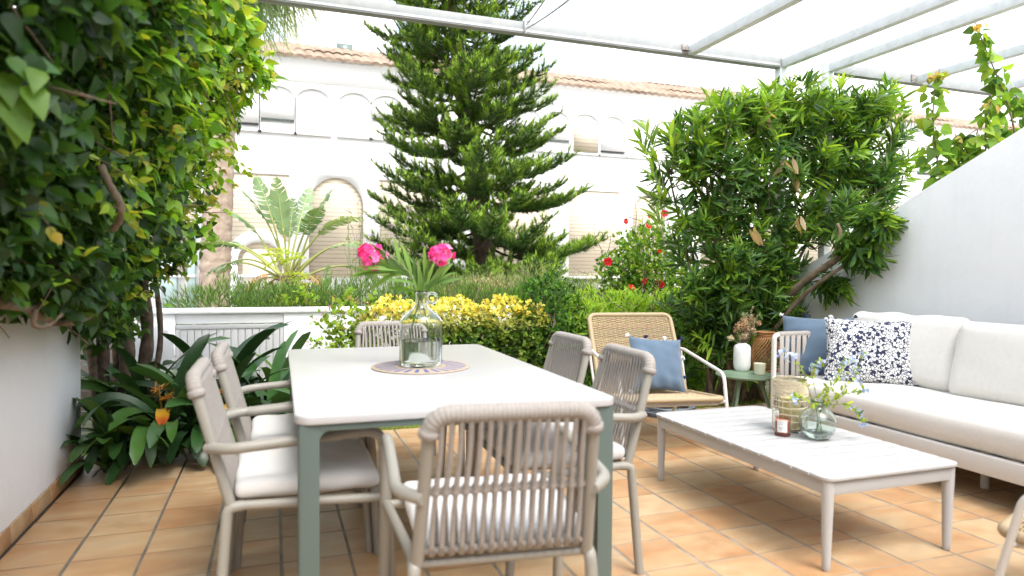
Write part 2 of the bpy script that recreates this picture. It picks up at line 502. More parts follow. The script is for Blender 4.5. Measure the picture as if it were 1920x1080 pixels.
# side walls with sloping tops
def side_wall(name, x0, x1, label, y_end, zend):
    poly = [(-3, -.1), (y_end, -.1), (y_end, zend), (4.3, 1.50), (3.97, 1.665), (3.83, 1.755), (3.0, 2.14), (2.2, 2.50), (1.2, 2.72), (-3, 2.72)]
    m = MB(); m.prism(poly, 'x', x0, x1, bev=.02)
    o = empty(name, (x0, 0, 0), 0, label, 'wall')
    w = m.build('wall_body', M_plaster, o); w.location = (-x0, 0, 0)
    return o
wr = side_wall('plaster_wall', WR, WR + .2, 'white plastered garden wall with a sloping top behind the ecru sofa', 5.0, 1.20)
wl = side_wall('plaster_wall', WL - .2, WL, 'white plastered wall with terracotta skirting under the dense creeper', 4.62, 1.32)
mb = MB()
for j in range(-18, 6):
    y0 = TY0 + j * TS; y1 = min(y0 + TS, 4.61)
    if y1 - y0 < .05: continue
    mb.box((WL, y0 + .003, .0015), (WL + .012, y1 - .003, .085), .003, col=(.6 + .4 * rng.random(), rng.random(), rng.random()))
sk = mb.build('skirting', M_tile, wl, ang=60); sk.location = (-(WL - .2), 0, 0)

# unseen wall behind the camera, added to block sky light from the terrace
hs_ = empty('unseen_shade_wall', (0, -1.9, 0), 0, 'unseen white wall behind the terrace with a glass door, added to shade it', 'unseen_shade_wall')
mb = MB()
mb.box((-6, -.3, -.1), (-.4, 0, 2.95)); mb.box((2.6, -.3, -.1), (9, 0, 2.95)); mb.box((-.4, -.3, 2.25), (2.6, 0, 2.95))
mb.build('shade_wall_body', M_plaster, hs_, smooth=False)
mb = MB(); mb.box((-.4, -.2, 0), (2.6, -.17, 2.25)); d = mb.build('glass_door', M_windowglass, hs_, smooth=False)
for x in (-.4, 1.07, 2.54):
    mb = MB(); mb.box((x, -.165, 0), (x + .06, -.11, 2.25), .004); mb.build('door_frame', M_white, d)

# garden wall with its slatted gate
gwl = empty('garden_wall', (0, 6.5, 0), 0, 'low white plastered garden wall beyond the lawn behind the strap-leaved plants', 'wall')
mb = MB()
zt = .79
gx0, gx1 = -.80, .085
mb.box((-1.02, 0, -.5), (gx0 - .002, .16, zt), .015)
mb.box((gx1 + .002, 0, -.5), (2.3, .16, zt + .015), .015)
mb.box((gx0 - .003, .02, .70), (gx1 + .003, .158, zt + .0), .012)
mb.build('wall_body', M_plaster, gwl)
mb = MB(); mb.box((-1.05, -.03, zt + .001), (2.32, .19, zt + .045), .018); mb.build('coping', M_plaster, gwl)
gt = empty('garden_gate', (0, 6.5, 0), 0, 'white slatted gate with a row of short slots set in the low wall', 'gate')
mb = MB()
mb.box((gx0, .0, .655), (gx1, .035, .695), .004); mb.box((gx0, .0, -.4), (gx0 + .03, .035, .655), .004)
mb.box((gx1 - .03, .0, -.4), (gx1, .035, .655), .004)
mb.build('gate_frame', M_white, gt)
mb = MB()
n = 14; w = (gx1 - gx0 - .06) / n
for k in range(n):
    mb.box((gx0 + .03 + k * w + .0022, .006, -.4), (gx0 + .03 + (k + 1) * w - .0022, .026, .655), .003)
mb.build('gate_slats', M_white, gt)
mb = MB(); mb.box((gx0 + .01, .027, -.4), (gx1 - .01, .05, .61)); mb.build('gate_backing', M_white, gt, smooth=False)

pt = empty('garden_pot', (-.98, 6.15, 0), 0, 'rounded white garden pot standing left of the slatted gate', 'pot')
mb = MB(); mb.lathe([(.20, -.3), (.21, .2), (.215, .45), (.20, .60), (.16, .68), (.09, .715), (.02, .722)], 40); mb.build('pot_body', M_white, pt)
mb = MB(); mb.lathe([(.222, .42), (.226, .43), (.226, .45), (.222, .46)], 40, close=True); mb.build('rim_band', M_white, pt)

# pergola
def beam(m, a, b, w, h):
    """square section beam, a to b are its bottom centre line"""
    a = Vector(a); b = Vector(b); d = (b - a); L = d.length; d.normalize()
    s = d.cross(Vector((0, 0, 1))); s.normalize()
    M = Matrix.Identity(4)
    for i in range(3):
        M[i][0] = d[i]; M[i][1] = s[i]; M[i][2] = (0, 0, 1)[i]; M[i][3] = a[i]
    m.box((0, -w / 2, 0), (L, w / 2, h), .004, M=M)
BZ = 3.02
pg = empty('pergola', (4.30, 4.97, 0), 0, 'white steel pergola frame over the dining table and coffee table', 'pergola')
def pgp(m, name, mt=M_pergola, parent=None, org=(4.30, 4.97, 0)):
    o = m.build(name, mt, parent or pg); o.location = (-org[0], -org[1], 0); return o
mb = MB(); beam(mb, (-3, 4.97, BZ), (4.262, 4.97, BZ), .075, .09); pgp(mb, 'beam', M_beam)
mb = MB(); mb.box((-3, 4.928, BZ + .012), (4.25, 4.9325, BZ + .03)); pgp(mb, 'edge_trim', M_white)
mb = MB(); beam(mb, (3.33, 4.931, BZ + .002), (3.33, -1.9, BZ + .002), .062, .076); pgp(mb, 'rafter')
mb = MB(); beam(mb, (4.30, 4.931, BZ + .002), (4.30, -1.9, BZ + .002), .062, .076); pgp(mb, 'rafter')
mb = MB(); mb.box((4.262, 4.932, 0), (4.338, 5.008, BZ + .09), .004); pgp(mb, 'post')
mb = MB(); mb.box((3.235, 4.924, BZ + .004), (3.29, 4.9315, BZ + .086), .002)
mb.box((3.238, 4.90, BZ + .03), (3.2935, 4.924, BZ + .036), .001); pgp(mb, 'bracket', M_rust)
mb = MB(); mb.box((4.263, 4.928, BZ + .001), (4.268, 4.9318, BZ + .09)); pgp(mb, 'joint_plate', M_rust)
mb = MB()
p = P(985, 50, y=4.93)
mb.box((p.x - .012, 4.915, BZ - .004), (p.x + .006, 4.9318, BZ + .1), .002); cl = pgp(mb, 'cable_clamp', M_white)
def sag(a, b, s, n=16):
    a = np.array(a[:]); b = np.array(b[:])
    t = np.linspace(0, 1, n)[:, None]
    return a + (b - a) * t - np.array([0, 0, 1]) * s * 4 * t * (1 - t)
for k, (u2, v2, r_) in enumerate(((1062, -6, .006), (1030, -20, .005))):
    cb = empty('awning_cable', (p.x, 4.91, BZ), 0, ('thin white awning cable, lower of the two tied to the pergola beam' if k == 0 else
               'thin white awning cable, upper of the two tied to the pergola beam'), 'cable', 'cables tied to the pergola beam')
    q = P(u2, v2, y=3.4)
    q2 = p + (q - p) * 1.6
    mb = MB(); mb.tube(sag((p.x, 4.905, BZ + .03 + k * .03), q2, .02), r_, 6); o = mb.build('cable', M_white, cb); o.location = (-p.x, -4.91, -BZ)

pg2 = empty('pergola', (4.79, 4.93, 0), 0, 'neighbouring white pergola frame beyond the sloping wall at the right', 'pergola')
o2 = (4.79, 4.93, 0)
mb = MB(); mb.box((4.752, 4.893, 0), (4.828, 4.969, BZ + .10), .004); pgp(mb, 'post', parent=pg2, org=o2)
mb = MB(); beam(mb, (4.829, 4.93, BZ), (10, 4.93, BZ), .075, .09); pgp(mb, 'beam', M_beam, parent=pg2, org=o2)
for x in (4.79, 5.86, 6.9):
    mb = MB(); beam(mb, (x, 4.892, BZ + .002), (x, -1.9, BZ + .002), .062, .076); pgp(mb, 'rafter', parent=pg2, org=o2)
mb = MB(); mb.box((5.765, 4.882, BZ + .006), (5.822, 4.8915, BZ + .084), .002); pgp(mb, 'bracket', M_rust, pg2, o2)

# ------------------------------------------------------------------ the white apartment building
FY = 16.0
bd = empty('apartment_building', (5, FY, 0), 0, 'long white apartment building with arched windows and clay tiled eaves', 'building')
ORG = (5, FY, 0)
def bp_(m, name, mt, parent=None, smooth=False):
    o = m.build(name, mt, parent if parent is not None else bd, smooth=smooth)
    if parent is None: o.location = (-ORG[0], -ORG[1], 0)
    return o
mb = MB(); mb.box((-9, FY, -.62), (34, FY + 9, 5.85)); bp_(mb, 'wall', M_facade)
mb = MB(); mb.prism([(FY - .10, 5.50), (FY - .12, 5.82), (FY - .18, 5.87), (FY + .25, 6.2), (FY + .25, 5.4), (FY - .003, 5.36), (FY - .03, 5.40)], 'x', -9, 34); bp_(mb, 'cornice', M_facade)
def rooftiles(x0, x1, y0, z0, y1, z1, per=.21):
    nx = int((x1 - x0) / per * 8); rows = max(2, int(math.hypot(y1 - y0, z1 - z0) / .33))
    xs = np.linspace(x0, x1, nx)
    h = .045 * np.abs(np.sin((xs - x0) / per * pi)) ** .6
    V = []; F = []
    for r in range(rows):
        for e in (0, 1):
            t = (r + e * 1.0) / rows
            y = y0 + (y1 - y0) * t; z = z0 + (z1 - z0) * t - e * .0 + (1 - e) * .03
            jit = .008 * np.sin(np.floor((xs - x0) / per) * 12.9898 + r * 78.2)
            V += [(x, y + j * 3, z + hh + j) for x, hh, j in zip(xs, h, jit)]
    m = MB()
    f = []
    for r in range(rows * 2 - 1):
        for i in range(nx - 1):
            a = r * nx + i
            f.append((a, a + 1, a + nx + 1, a + nx))
    # drop under the front edge so the tiles have a visible thickness
    m.add(V, f)
    V2 = [(x, y0 + .01, z0 + hh - .035) for x, hh in zip(xs, h)] + [(x, y0, z0 + hh + .03) for x, hh in zip(xs, h)]
    m.add(V2, [(i, i + 1, nx + i + 1, nx + i) for i in range(nx - 1)])
    return m
bp_(rooftiles(-9, 34, FY - .22, 5.86, FY + .36, 6.30), 'tiled_eaves', M_tileroof, smooth=True)
mb = MB(); mb.box((-9, 17.9, 5.95), (34, 18.1, 6.30)); bp_(mb, 'parapet', M_facade)
for xa_, xb_, zz_ in ((.3, 3.1, 8.3), (8.8, 10.6, 7.9), (15, 30, 8.2), (-9, -2.01, 8.0)):
    mb = MB(); mb.box((xa_, 18.4, 5.95), (xb_, 22, zz_)); bp_(mb, 'upper_storey', M_facade)
bp_(rooftiles(-2.0, .28, 18.2, 6.80, 19.2, 7.15), 'upper_roof', M_tileroof, smooth=True)
bp_(rooftiles(3.12, 4.9, 18.2, 6.85, 19.2, 7.15), 'upper_roof', M_tileroof, smooth=True)
bp_(rooftiles(6.4, 8.78, 18.2, 6.75, 19.2, 7.05), 'upper_roof', M_tileroof, smooth=True)
bp_(rooftiles(10.65, 15.0, 18.2, 6.75, 19.4, 7.30), 'upper_roof', M_tileroof, smooth=True)
mb = MB(); mb.box((-2, 18.9, 5.95), (15, 22, 6.75)); bp_(mb, 'upper_wall', M_facade)
mb = MB(); mb.box((1.53, 18.34, 6.78), (2.02, 18.40, 7.12)); w_ = bp_(mb, 'window_frame', M_facade)
mb = MB(); mb.box((1.57, 18.335, 6.81), (1.98, 18.345, 7.09)); o = mb.build('window_pane', M_windowglass, w_, smooth=False)
mb = MB()
mb.tube([(-2, 17.95, 6.62), (34, 17.95, 6.62)], .015, 5)
for x in np.arange(-2, 30, 1.6): mb.tube([(x, 17.95, 6.25), (x, 17.95, 6.62)], .01, 5)
bp_(mb, 'roof_railing', mat('dark_rail', (.15, .15, .17), .5))

def arch_poly(cx, z0, zs, hw, ht, n=16):
    """opening outline: flat bottom at z0, springing at zs, half width hw, arch rise ht"""
    p = [(cx - hw, z0), (cx + hw, z0)]
    for k in range(n + 1):
        a = pi * k / n
        p.append((cx + hw * cos(a), zs + ht * sin(a)))
    return p
def arch_ring(m, cx, z0, zs, hw, ht, t, y0, y1, n=16):
    """raised surround built as one strip round the opening"""
    inner = arch_poly(cx, z0, zs, hw, ht, n)[1:]
    outer = arch_poly(cx, z0, zs, hw + t, ht + t, n)[1:]
    inner = inner + [(cx - hw, z0)]; outer = outer + [(cx - hw - t, z0)]
    V = []; F = []
    for (a, b) in zip(inner, outer):
        V += [(a[0], y0, a[1]), (b[0], y0, b[1]), (b[0], y1, b[1]), (a[0], y1, a[1])]
    for i in range(len(inner) - 1):
        q = i * 4
        F += [(q, q + 1, q + 5, q + 4), (q + 1, q + 2, q + 6, q + 5), (q + 3, q, q + 4, q + 7)]
    m.add(V, F)
# upper windows: shallow arch niches with blinds at different heights
wins = [(-.65, .8), (.09, .62), (.852, 0), (1.775, 0), (2.51, .35), (3.3, .4), (4.2, .5), (5.1, 0), (6.0, .6), (6.8, .6), (7.63, .95), (8.405, .86), (9.2, 0), (10.02, 0),
        (11.0, .5), (12.1, 0), (13.2, .8), (14.4, .5), (15.6, 0), (16.9, .7), (18.2, 0), (19.5, .8), (21, .5)]
for (cx, bl) in wins:
    m = MB(); hw = .36
    arch_ring(m, cx, 4.23, 4.98, hw, .25, .03, FY - .05, FY - .002)
    m.box((cx - hw - .05, FY - .06, 4.19), (cx + hw + .05, FY - .002, 4.228))
    w_ = bp_(m, 'window', M_facade)
    if bl > 0:
        m = MB(); m.box((cx - hw + .012, FY - .06, 4.96 - .73 * bl), (cx + hw - .012, FY - .032, 4.958)); m.build('roller_blind', M_facade if bl < .9 else M_shutter, w_, smooth=False)
        if bl < .9:
            m = MB(); m.box((cx - hw + .012, FY - .045, 4.96 - .73 * bl - .045), (cx + hw - .012, FY - .0315, 4.96 - .73 * bl - .002)); m.build('window_gap', M_windowglass if bl < .8 else M_dark, w_, smooth=False)
# main storey: wide roller shutters and arched shutters in raised panels
for (x0, x1, z0, z1) in ((-3.4, -1.6, 1.05, 3.27), (-.86, .33, 1.05, 3.27), (2.35, 3.55, 1.05, 3.26), (5.2, 6.6, 1.05, 3.26), (7.2, 8.62, 1.05, 3.26), (11.2, 12.6, 1.05, 3.26), (14.8, 16.2, 1.05, 3.26), (17.4, 18.8, 1.05, 3.26)):
    m = MB()
    m.box((x0, FY - .03, z0), (x1, FY - .003, z1)); s_ = bp_(m, 'roller_shutter', M_shutter)
    m = MB(); m.box((x0 - .02, FY - .06, z1 + .001), (x1 + .02, FY - .002, z1 + .04)); m.build('lintel', M_facade, s_, smooth=False)
    m = MB(); m.box((x0 - .02, FY - .08, z0 - .07), (x1 + .02, FY - .002, z0 - .001)); m.build('sill', M_facade, s_, smooth=False)
for (cx, hw, zs, ht, x0, x1, zt_) in ((1.36, .60, 2.62, .64, .59, 2.08, 3.44), (9.5, .50, 2.72, .50, 8.98, 10.9, 3.46), (13.7, .5, 2.72, .5, 13.1, 14.3, 3.46)):
    m = MB()
    out = [(x0, 1.0), (x0, zt_), (x1, zt_), (x1, 1.0), (cx + hw, 1.0)] + [(cx + hw * cos(pi * k / 20), zs + ht * sin(pi * k / 20)) for k in range(21)] + [(cx - hw, 1.0)]
    m.prism(out, 'y', FY - .09, FY - .002); p_ = bp_(m, 'arch_panel', M_facade)
    m = MB(); m.prism(arch_poly(cx, 1.0, zs, hw - .002, ht - .002, 20), 'y', FY - .03, FY - .004); m.build('arched_shutter', M_shutter, p_, smooth=False)
# lower openings
for (x0, x1, z0, z1, mt_) in ((.62, 1.95, 1.36, 1.63, M_dark), (7.3, 8.3, 1.2, 1.5, M_dark)):
    m = MB(); m.box((x0, FY - .02, z0 - .32), (x1, FY - .004, z0)); bp_(m, 'low_opening', mt_)
x0 = P(455, 500, y=FY).x; x1 = P(520, 500, y=FY).x
m = MB(); m.prism(arch_poly((x0 + x1) / 2, .35, 1.40, (x1 - x0) / 2 , .22), 'y', FY - .047, FY - .003); o_ = bp_(m, 'porch_panel', mat('cream_render', (.80, .72, .56), .9))
m = MB(); m.box((x0 + .05, FY - .066, .352), (x1 - .06, FY - .048, .70)); m.build('porch_window', M_dark, o_, smooth=False)
m = MB(); arch_ring(m, (x0 + x1) / 2, .35, 1.35, (x1 - x0) / 2 + .10, .42, .25, FY - .12, FY - .004); bp_(m, 'porch_arch', M_facade)
# glazed door left of the palm
m = MB(); xa = P(303, 540, y=FY).x; xb = P(332, 540, y=FY).x; xc = P(352, 540, y=FY).x; xd = P(366, 540, y=FY).x
M_pg = mat('pale_green_glass', (.40, .52, .50), .2); m.box((xa, FY - .06, .2), (xb, FY - .004, 1.45)); bp_(m, 'glazed_door', M_pg)
m = MB(); m.box((xc, FY - .06, .2), (xd, FY - .004, 1.95)); bp_(m, 'glazed_door', M_pg)

# ------------------------------------------------------------------ dining chairs
def make_dining_chair():
    root = empty('dining_chair')
    ZJ, ZT, r = .43, .845, .0175
    def postx(z): return .232 - (z - ZJ) / (ZT - ZJ) * .022
    def posty(z): return -.23 - (z - ZJ) / (ZT - ZJ) * .115
    m = MB()
    pts = [(-.232, -.23, ZJ), (-.21, -.345, ZT), (.21, -.345, ZT), (.232, -.23, ZJ)]
    m.tube(fillet(pts, .07, 8), r, 14)
    m.build('back_frame', M_beige, root)
    for s in (-1, 1):
        m = MB()
        m.tube(fillet([(s * .238, -.19, ZJ), (s * .24, -.240, ZJ - .004), (s * .262, -.272, 0)], .035, 7), r, 14)
        m.build('rear_leg', M_beige, root)
        m = MB()
        top = [(s * .302, .285, 0), (s * .298, .245, .66), (s * .292, .12, .652), (s * .288, -.235, .628), (s * .222, -.300, .622)]
        m.tube(fillet(top, .085, 9), r, 14)
        m.build('armrest', M_beige, root)
        m = MB()
        m.tube([(s * .235, -.23, ZJ), (s * .296, .258, ZJ)], r * .9, 12)
        m.build('side_rail', M_beige, root)
    for (hx_, yy_, zz_, rr_) in ((.296, .235, ZJ, r * .85), (.235, -.222, ZJ - .005, r * .7)):
        m = MB(); m.tube([(-hx_, yy_, zz_), (hx_, yy_, zz_)], rr_, 12); m.build('cross_rail', M_beige, root)
    # straps
    m = MB()
    n = 16; W = .196
    zm = .635
    def bar(z): return (0, posty(z), z)
    rb = .0105
    for z in (zm, ZJ + .035):
        m.tube([(-postx(z), posty(z), z), (postx(z), posty(z), z)], rb, 10)
    for i in range(n):
        f = (i + .5) / n * 2 - 1
        xt, xm, xb = f * W, f * (W + .008), f * (W + .014)
        dx = W / n * 2
        # rear layer
        zt = ZT + .012
        def yb(z, o): return posty(z) - o
        m.tube(curve([(xt, yb(ZT, .018), ZT + .004), (xt, yb(.74, .015), .74), (xm, yb(zm, .0135), zm), (xb, yb(.54, .011), .54), (xb, yb(ZJ + .035, .013), ZJ + .025)], 3),
               .0076, 6, flat=.36, up=(0, 1, 0))
        # front layer, zig-zags between the rear straps
        x2 = xt + dx * .45 * (1 if i < n - 1 else -.4)
        m.tube(curve([(x2, yb(ZT, -.018), ZT + .004), (x2 * .6 + xm * .4, yb(.74, -.012), .74), (xm + .002, yb(zm, -.0135), zm), (x2 * .5 + xb * .5, yb(.54, -.010), .54), (x2 * 1.05, yb(ZJ + .035, -.013), ZJ + .025)], 3),
               .0064, 6, flat=.42, up=(0, 1, 0))
        for z in (zm, ZJ + .035):      # the knot where a strap winds round the bar
            xx = xm if z == zm else xb
            m.tube([(xx - .0085, posty(z), z), (xx - .004, posty(z), z), (xx + .004, posty(z), z), (xx + .0085, posty(z), z)], [.0125, .0175, .0175, .0125], 10)
    # rope wound round the top rail
    path = fillet([(-.2165, -.312, .725), (-.21, -.345, ZT), (.21, -.345, ZT), (.2165, -.312, .725)], .07, 8)
    seg = np.linalg.norm(np.diff(path, axis=0), axis=1); L = np.concatenate([[0], np.cumsum(seg)])
    a = L[-1] * .0 + .062; bnd = L[-1] - .062
    ss = np.linspace(a, bnd, 330)
    cp = np.array([[np.interp(s, L, path[:, k]) for k in range(3)] for s in ss])
    rad = .0225 + .0016 * np.abs(np.sin(ss / .0115 * pi))
    rad[:3] = .0195; rad[-3:] = .0195
    m.tube(cp, rad, 14)
    for s in (-1, 1):                   # end wraps, crossed
        c = cp[8 if s < 0 else -9]
        t = nrm(cp[9] - cp[7]) if s < 0 else nrm(cp[-8] - cp[-10])
        m.tube([c - t * .012, c - t * .008, c + t * .008, c + t * .012], [.022, .0275, .0275, .022], 12)
    m.build('rope_back', M_rope, root, ang=180)
    m = MB()
    for i in range(11):
        x = -.2 + .04 * i
        m.tube([(x, -.21, ZJ + .008), (x, 0, ZJ - .002), (x, .225, ZJ + .008)], .008, 6, flat=.4, up=(0, 0, 1))
    m.build('seat_webbing', M_rope, root)
    root_c = cushion(.455, .455, .062, .020, seed=3, puff=.012)
    M = Matrix.Translation((0, .012, ZJ + .046))
    root_c.v = [np.array([(M @ Vector(v))[:] for v in root_c.v[0]])]
    V = root_c.v[0]; V[:, 0] *= 1 + .12 * (V[:, 1] + .2)
    root_c.build('seat_cushion', M_fabric, root, ang=180)
    return root

def cushion(w, d, h, rr, seed=0, puff=.01, n=26, wr=.0015, dent=None):
    """box cushion: rounded edges, puffed faces, slight creases"""
    r = np.random.default_rng(seed)
    def prof(t):                       # denser samples near the edges
        return np.sin(t * pi / 2)
    g = prof(np.linspace(-1, 1, n))
    V = []; F = []
    nz = 8
    gz = prof(np.linspace(-1, 1, nz))
    idx = {}
    def vert(i, j, k):
        key = (i, j, k)
        if key not in idx:
            idx[key] = len(V)
            V.append((g[i] * w / 2, g[j] * d / 2, gz[k] * h / 2))
        return idx[key]
    for i in range(n - 1):
        for j in range(n - 1):
            F.append((vert(i, j, nz - 1), vert(i + 1, j, nz - 1), vert(i + 1, j + 1, nz - 1), vert(i, j + 1, nz - 1)))
            F.append((vert(i, j, 0), vert(i, j + 1, 0), vert(i + 1, j + 1, 0), vert(i + 1, j, 0)))
    for i in range(n - 1):
        for k in range(nz - 1):
            F.append((vert(i, 0, k), vert(i + 1, 0, k), vert(i + 1, 0, k + 1), vert(i, 0, k + 1)))
            F.append((vert(i, n - 1, k), vert(i, n - 1, k + 1), vert(i + 1, n - 1, k + 1), vert(i + 1, n - 1, k)))
            F.append((vert(0, i, k), vert(0, i, k + 1), vert(0, i + 1, k + 1), vert(0, i + 1, k)))
            F.append((vert(n - 1, i, k), vert(n - 1, i + 1, k), vert(n - 1, i + 1, k + 1), vert(n - 1, i, k + 1)))
    V = np.array(V)
    # round the edges
    half = np.array([w, d, h]) / 2
    q = np.clip(V, -(half - rr), half - rr)
    e = V - q
    l = np.linalg.norm(e, axis=1, keepdims=True)
    lin = np.max(np.abs(e), axis=1, keepdims=True)
    V2 = np.where(l > 1e-9, q + e / np.maximum(l, 1e-9) * lin, V)
    X = V2[:, 0] / half[0]; Y = V2[:, 1] / half[1]; Z = V2[:, 2] / half[2]
    V2[:, 2] += np.sign(Z) * np.clip(np.abs(Z), 0, 1) * puff * (1 - X ** 2).clip(0) ** .6 * (1 - Y ** 2).clip(0) ** .6
    V2[:, 0] += np.sign(X) * puff * .6 * np.abs(X) ** 3 * (1 - Z ** 2).clip(0)
    V2[:, 1] += np.sign(Y) * puff * .6 * np.abs(Y) ** 3 * (1 - Z ** 2).clip(0)
    for _ in range(7):
        k = r.normal(0, 1, 3) * 16; ph = r.random() * 6
        V2 += (wr * np.sin(V2 @ k + ph))[:, None] * r.normal(0, .6, 3)
    m = MB(); m.add(V2, F); return m

def pillow(w, h, t, seed=0, n=34, slump=.0):
    """soft square pillow, width along x, height along z, thickness along y"""
    r = np.random.default_rng(seed)
    g = np.linspace(-1, 1, n)
    X, Z = np.meshgrid(g, g, indexing='ij')
    th = ((1 - np.abs(X) ** 2.4).clip(0) * (1 - np.abs(Z) ** 2.4).clip(0)) ** .55
    pinch = 1 - .075 * (1 - np.abs(Z) ** 2) * np.abs(X) ** 2
    pinz = 1 - .075 * (1 - np.abs(X) ** 2) * np.abs(Z) ** 2
    wr = np.zeros_like(X)
    for _ in range(8):
        a = r.random() * 6.3; k = 5 + r.random() * 9
        wr += .006 * np.sin(k * (X * cos(a) + Z * sin(a)) + r.random() * 6) * (np.abs(X) * .5 + np.abs(Z) * .6)
    xs = X * w / 2 * pinch; zs = Z * h / 2 * pinz
    zs = zs - slump * (Z > 0) * Z * (1 - X ** 2) * h
    m = MB()
    for s in (-1, 1):
        y = s * (t / 2 * th + wr * th ** .5 * .7)
        V = np.stack([xs, y, zs], -1).reshape(-1, 3)
        F = []
        for i in range(n - 1):
            for j in range(n - 1):
                q = (i * n + j, (i + 1) * n + j, (i + 1) * n + j + 1, i * n + j + 1)
                F.append(q if s < 0 else q[::-1])
        m.add(V, F)
    return m

chair0 = make_dining_chair()
spots = [  # x, y, heading (0 faces +y), label
    (.612, 1.93, -7, 'taupe rope dining chair seen from behind at the near end of the table'),
    (.10, 2.575, -90, 'taupe rope dining chair at the left of the table, nearer one'),
    (.13, 3.145, -90, 'taupe rope dining chair left of the table, farther one beside the dark strap leaves'),
    (1.105, 2.60, 88, 'taupe rope dining chair between the white dining table and the slatted coffee table'),
    (1.125, 3.22, 90, 'taupe rope dining chair right of the table, farther one before the green shrubs'),
    (.715, 3.99, 180, 'taupe rope dining chair at the far end of the table behind the glass jug'),
]
for i, (x, y, a, lab) in enumerate(spots):
    o = chair0 if i == 0 else copy_tree(chair0)
    o.location = (x, y, 0); o.rotation_euler = (0, 0, R(a))
    tag(o, lab, 'chair', 'rope dining chairs around the white table')

# ------------------------------------------------------------------ dining table
dt = empty('dining_table', (.627, 3.09, 0), R(-.5), 'large white-topped dining table with rounded corners and sage green legs', 'table')
def rrect(w, d, r, n=8):
    p = []
    for (sx, sy, a0) in ((1, 1, 0), (-1, 1, 90), (-1, -1, 180), (1, -1, 270)):
        for k in range(n + 1):
            a = R(a0 + 90 * k / n)
            p.append((sx * (w / 2 - r) + r * cos(a), sy * (d / 2 - r) + r * sin(a)))
    return p
m = MB(); m.prism(rrect(1.115, 1.845, .055), 'z', .712, .74, bev=.003)
m.build('tabletop', mat('ceramic_top', (.45, .447, .443), .28, noise=.06, nscale=2.5), dt, ang=50)
W, D = 1.095, 1.825; lw = .064; ap = .021
m = MB()
for s in (-1, 1):
    m.box((-W / 2 + lw, s * (D / 2) - (.035 if s > 0 else 0), .710 - ap), (W / 2 - lw, s * D / 2 + (.035 if s < 0 else 0), .7105), .002)
    m.box((s * W / 2 - (.035 if s > 0 else 0), -D / 2 + lw, .710 - ap), (s * W / 2 + (.035 if s < 0 else 0), D / 2 - lw, .7105), .002)
m.build('apron', M_sage, dt)
for sx in (-1, 1):
    for sy in (-1, 1):
        m = MB()
        m.prism([(sx * (W / 2 - a), sy * (D / 2 - b)) for a, b in ((0, .012), (.004, .004), (.012, 0), (lw, 0), (lw, lw), (0, lw))], 'z', 0, .7108, bev=.0)
        # quarter gussets under the apron
        def gus(axis):
            pts = [(0, 0), (.036, 0)] + [(.036 - .036 * sin(R(t)), -.036 + .036 * cos(R(t))) for t in range(15, 90, 15)] + [(0, -.036)]
            return pts
        gp = [(sx * (W / 2 - lw + .001) - sx * q[0], .7105 - ap + .001 + q[1]) for q in gus(0)]
        y0 = sy * D / 2; m.prism(gp, 'y', min(y0 - sy * .001, y0 - sy * .034), max(y0 - sy * .001, y0 - sy * .034))
        gp = [(sy * (D / 2 - lw + .001) - sy * q[0], .7105 - ap + .001 + q[1]) for q in gus(0)]
        x0 = sx * W / 2; m.prism(gp, 'x', min(x0 - sx * .001, x0 - sx * .034), max(x0 - sx * .001, x0 - sx * .034))
        m.build('leg', M_sage, dt, ang=35)

# ------------------------------------------------------------------ placemat, jug, water, sprigs
JX, JY = .652, 3.125
pm = MB(); pm.lathe([(.0005, .0), (.225, .0), (.229, .003), (.225, .006), (.0005, .0062)], 72)
o = pm.build('placemat', M_mat, ang=60); o.location = (JX, JY, .7405)
tag(o, 'round jute placemat with blue radial dashes under the glass jug', 'placemat')
jug = empty('glass_jug', (JX, JY, .747), 0, 'clear glass jug with a ring handle holding water on the placemat', 'vase')
TRI = .0035
outp = [(.0, .002), (.085, .0), (.096, .008), (.1, .02), (.1, .192), (.0985, .208), (.093, .224), (.080, .241), (.058, .257), (.038, .273), (.029, .290), (.0262, .304), (.025, .33), (.0255, .338), (.029, .341), (.029, .349), (.026, .352)]
inp = [(.0225, .352), (.0215, .33), (.023, .300), (.0255, .288), (.0345, .270), (.0545, .254), (.0765, .238), (.0895, .2215), (.095, .207), (.0965, .191), (.0965, .024), (.092, .012), (.082, .008), (0, .011)]
m = MB(); m.lathe(outp + inp, 56); m.build('glass_body', M_glass, jug, ang=180)
m = MB()
m.tube([(.026 + .002 + .022 + .024 * cos(t), .0, .318 + .024 * sin(t)) for t in np.linspace(0, 2 * pi, 24, endpoint=False)], .0065, 10, closed=True)
o = m.build('ring_handle', M_glass, jug, ang=180)
o.rotation_euler = (0, 0, R(-12))
m = MB(); m.lathe([(0, .0095), (.083, .0065), (.0930, .0118), (.0974, .0240), (.0974, .1205), (0, .1205)], 56)
m.build('water', M_water, jug, ang=60)

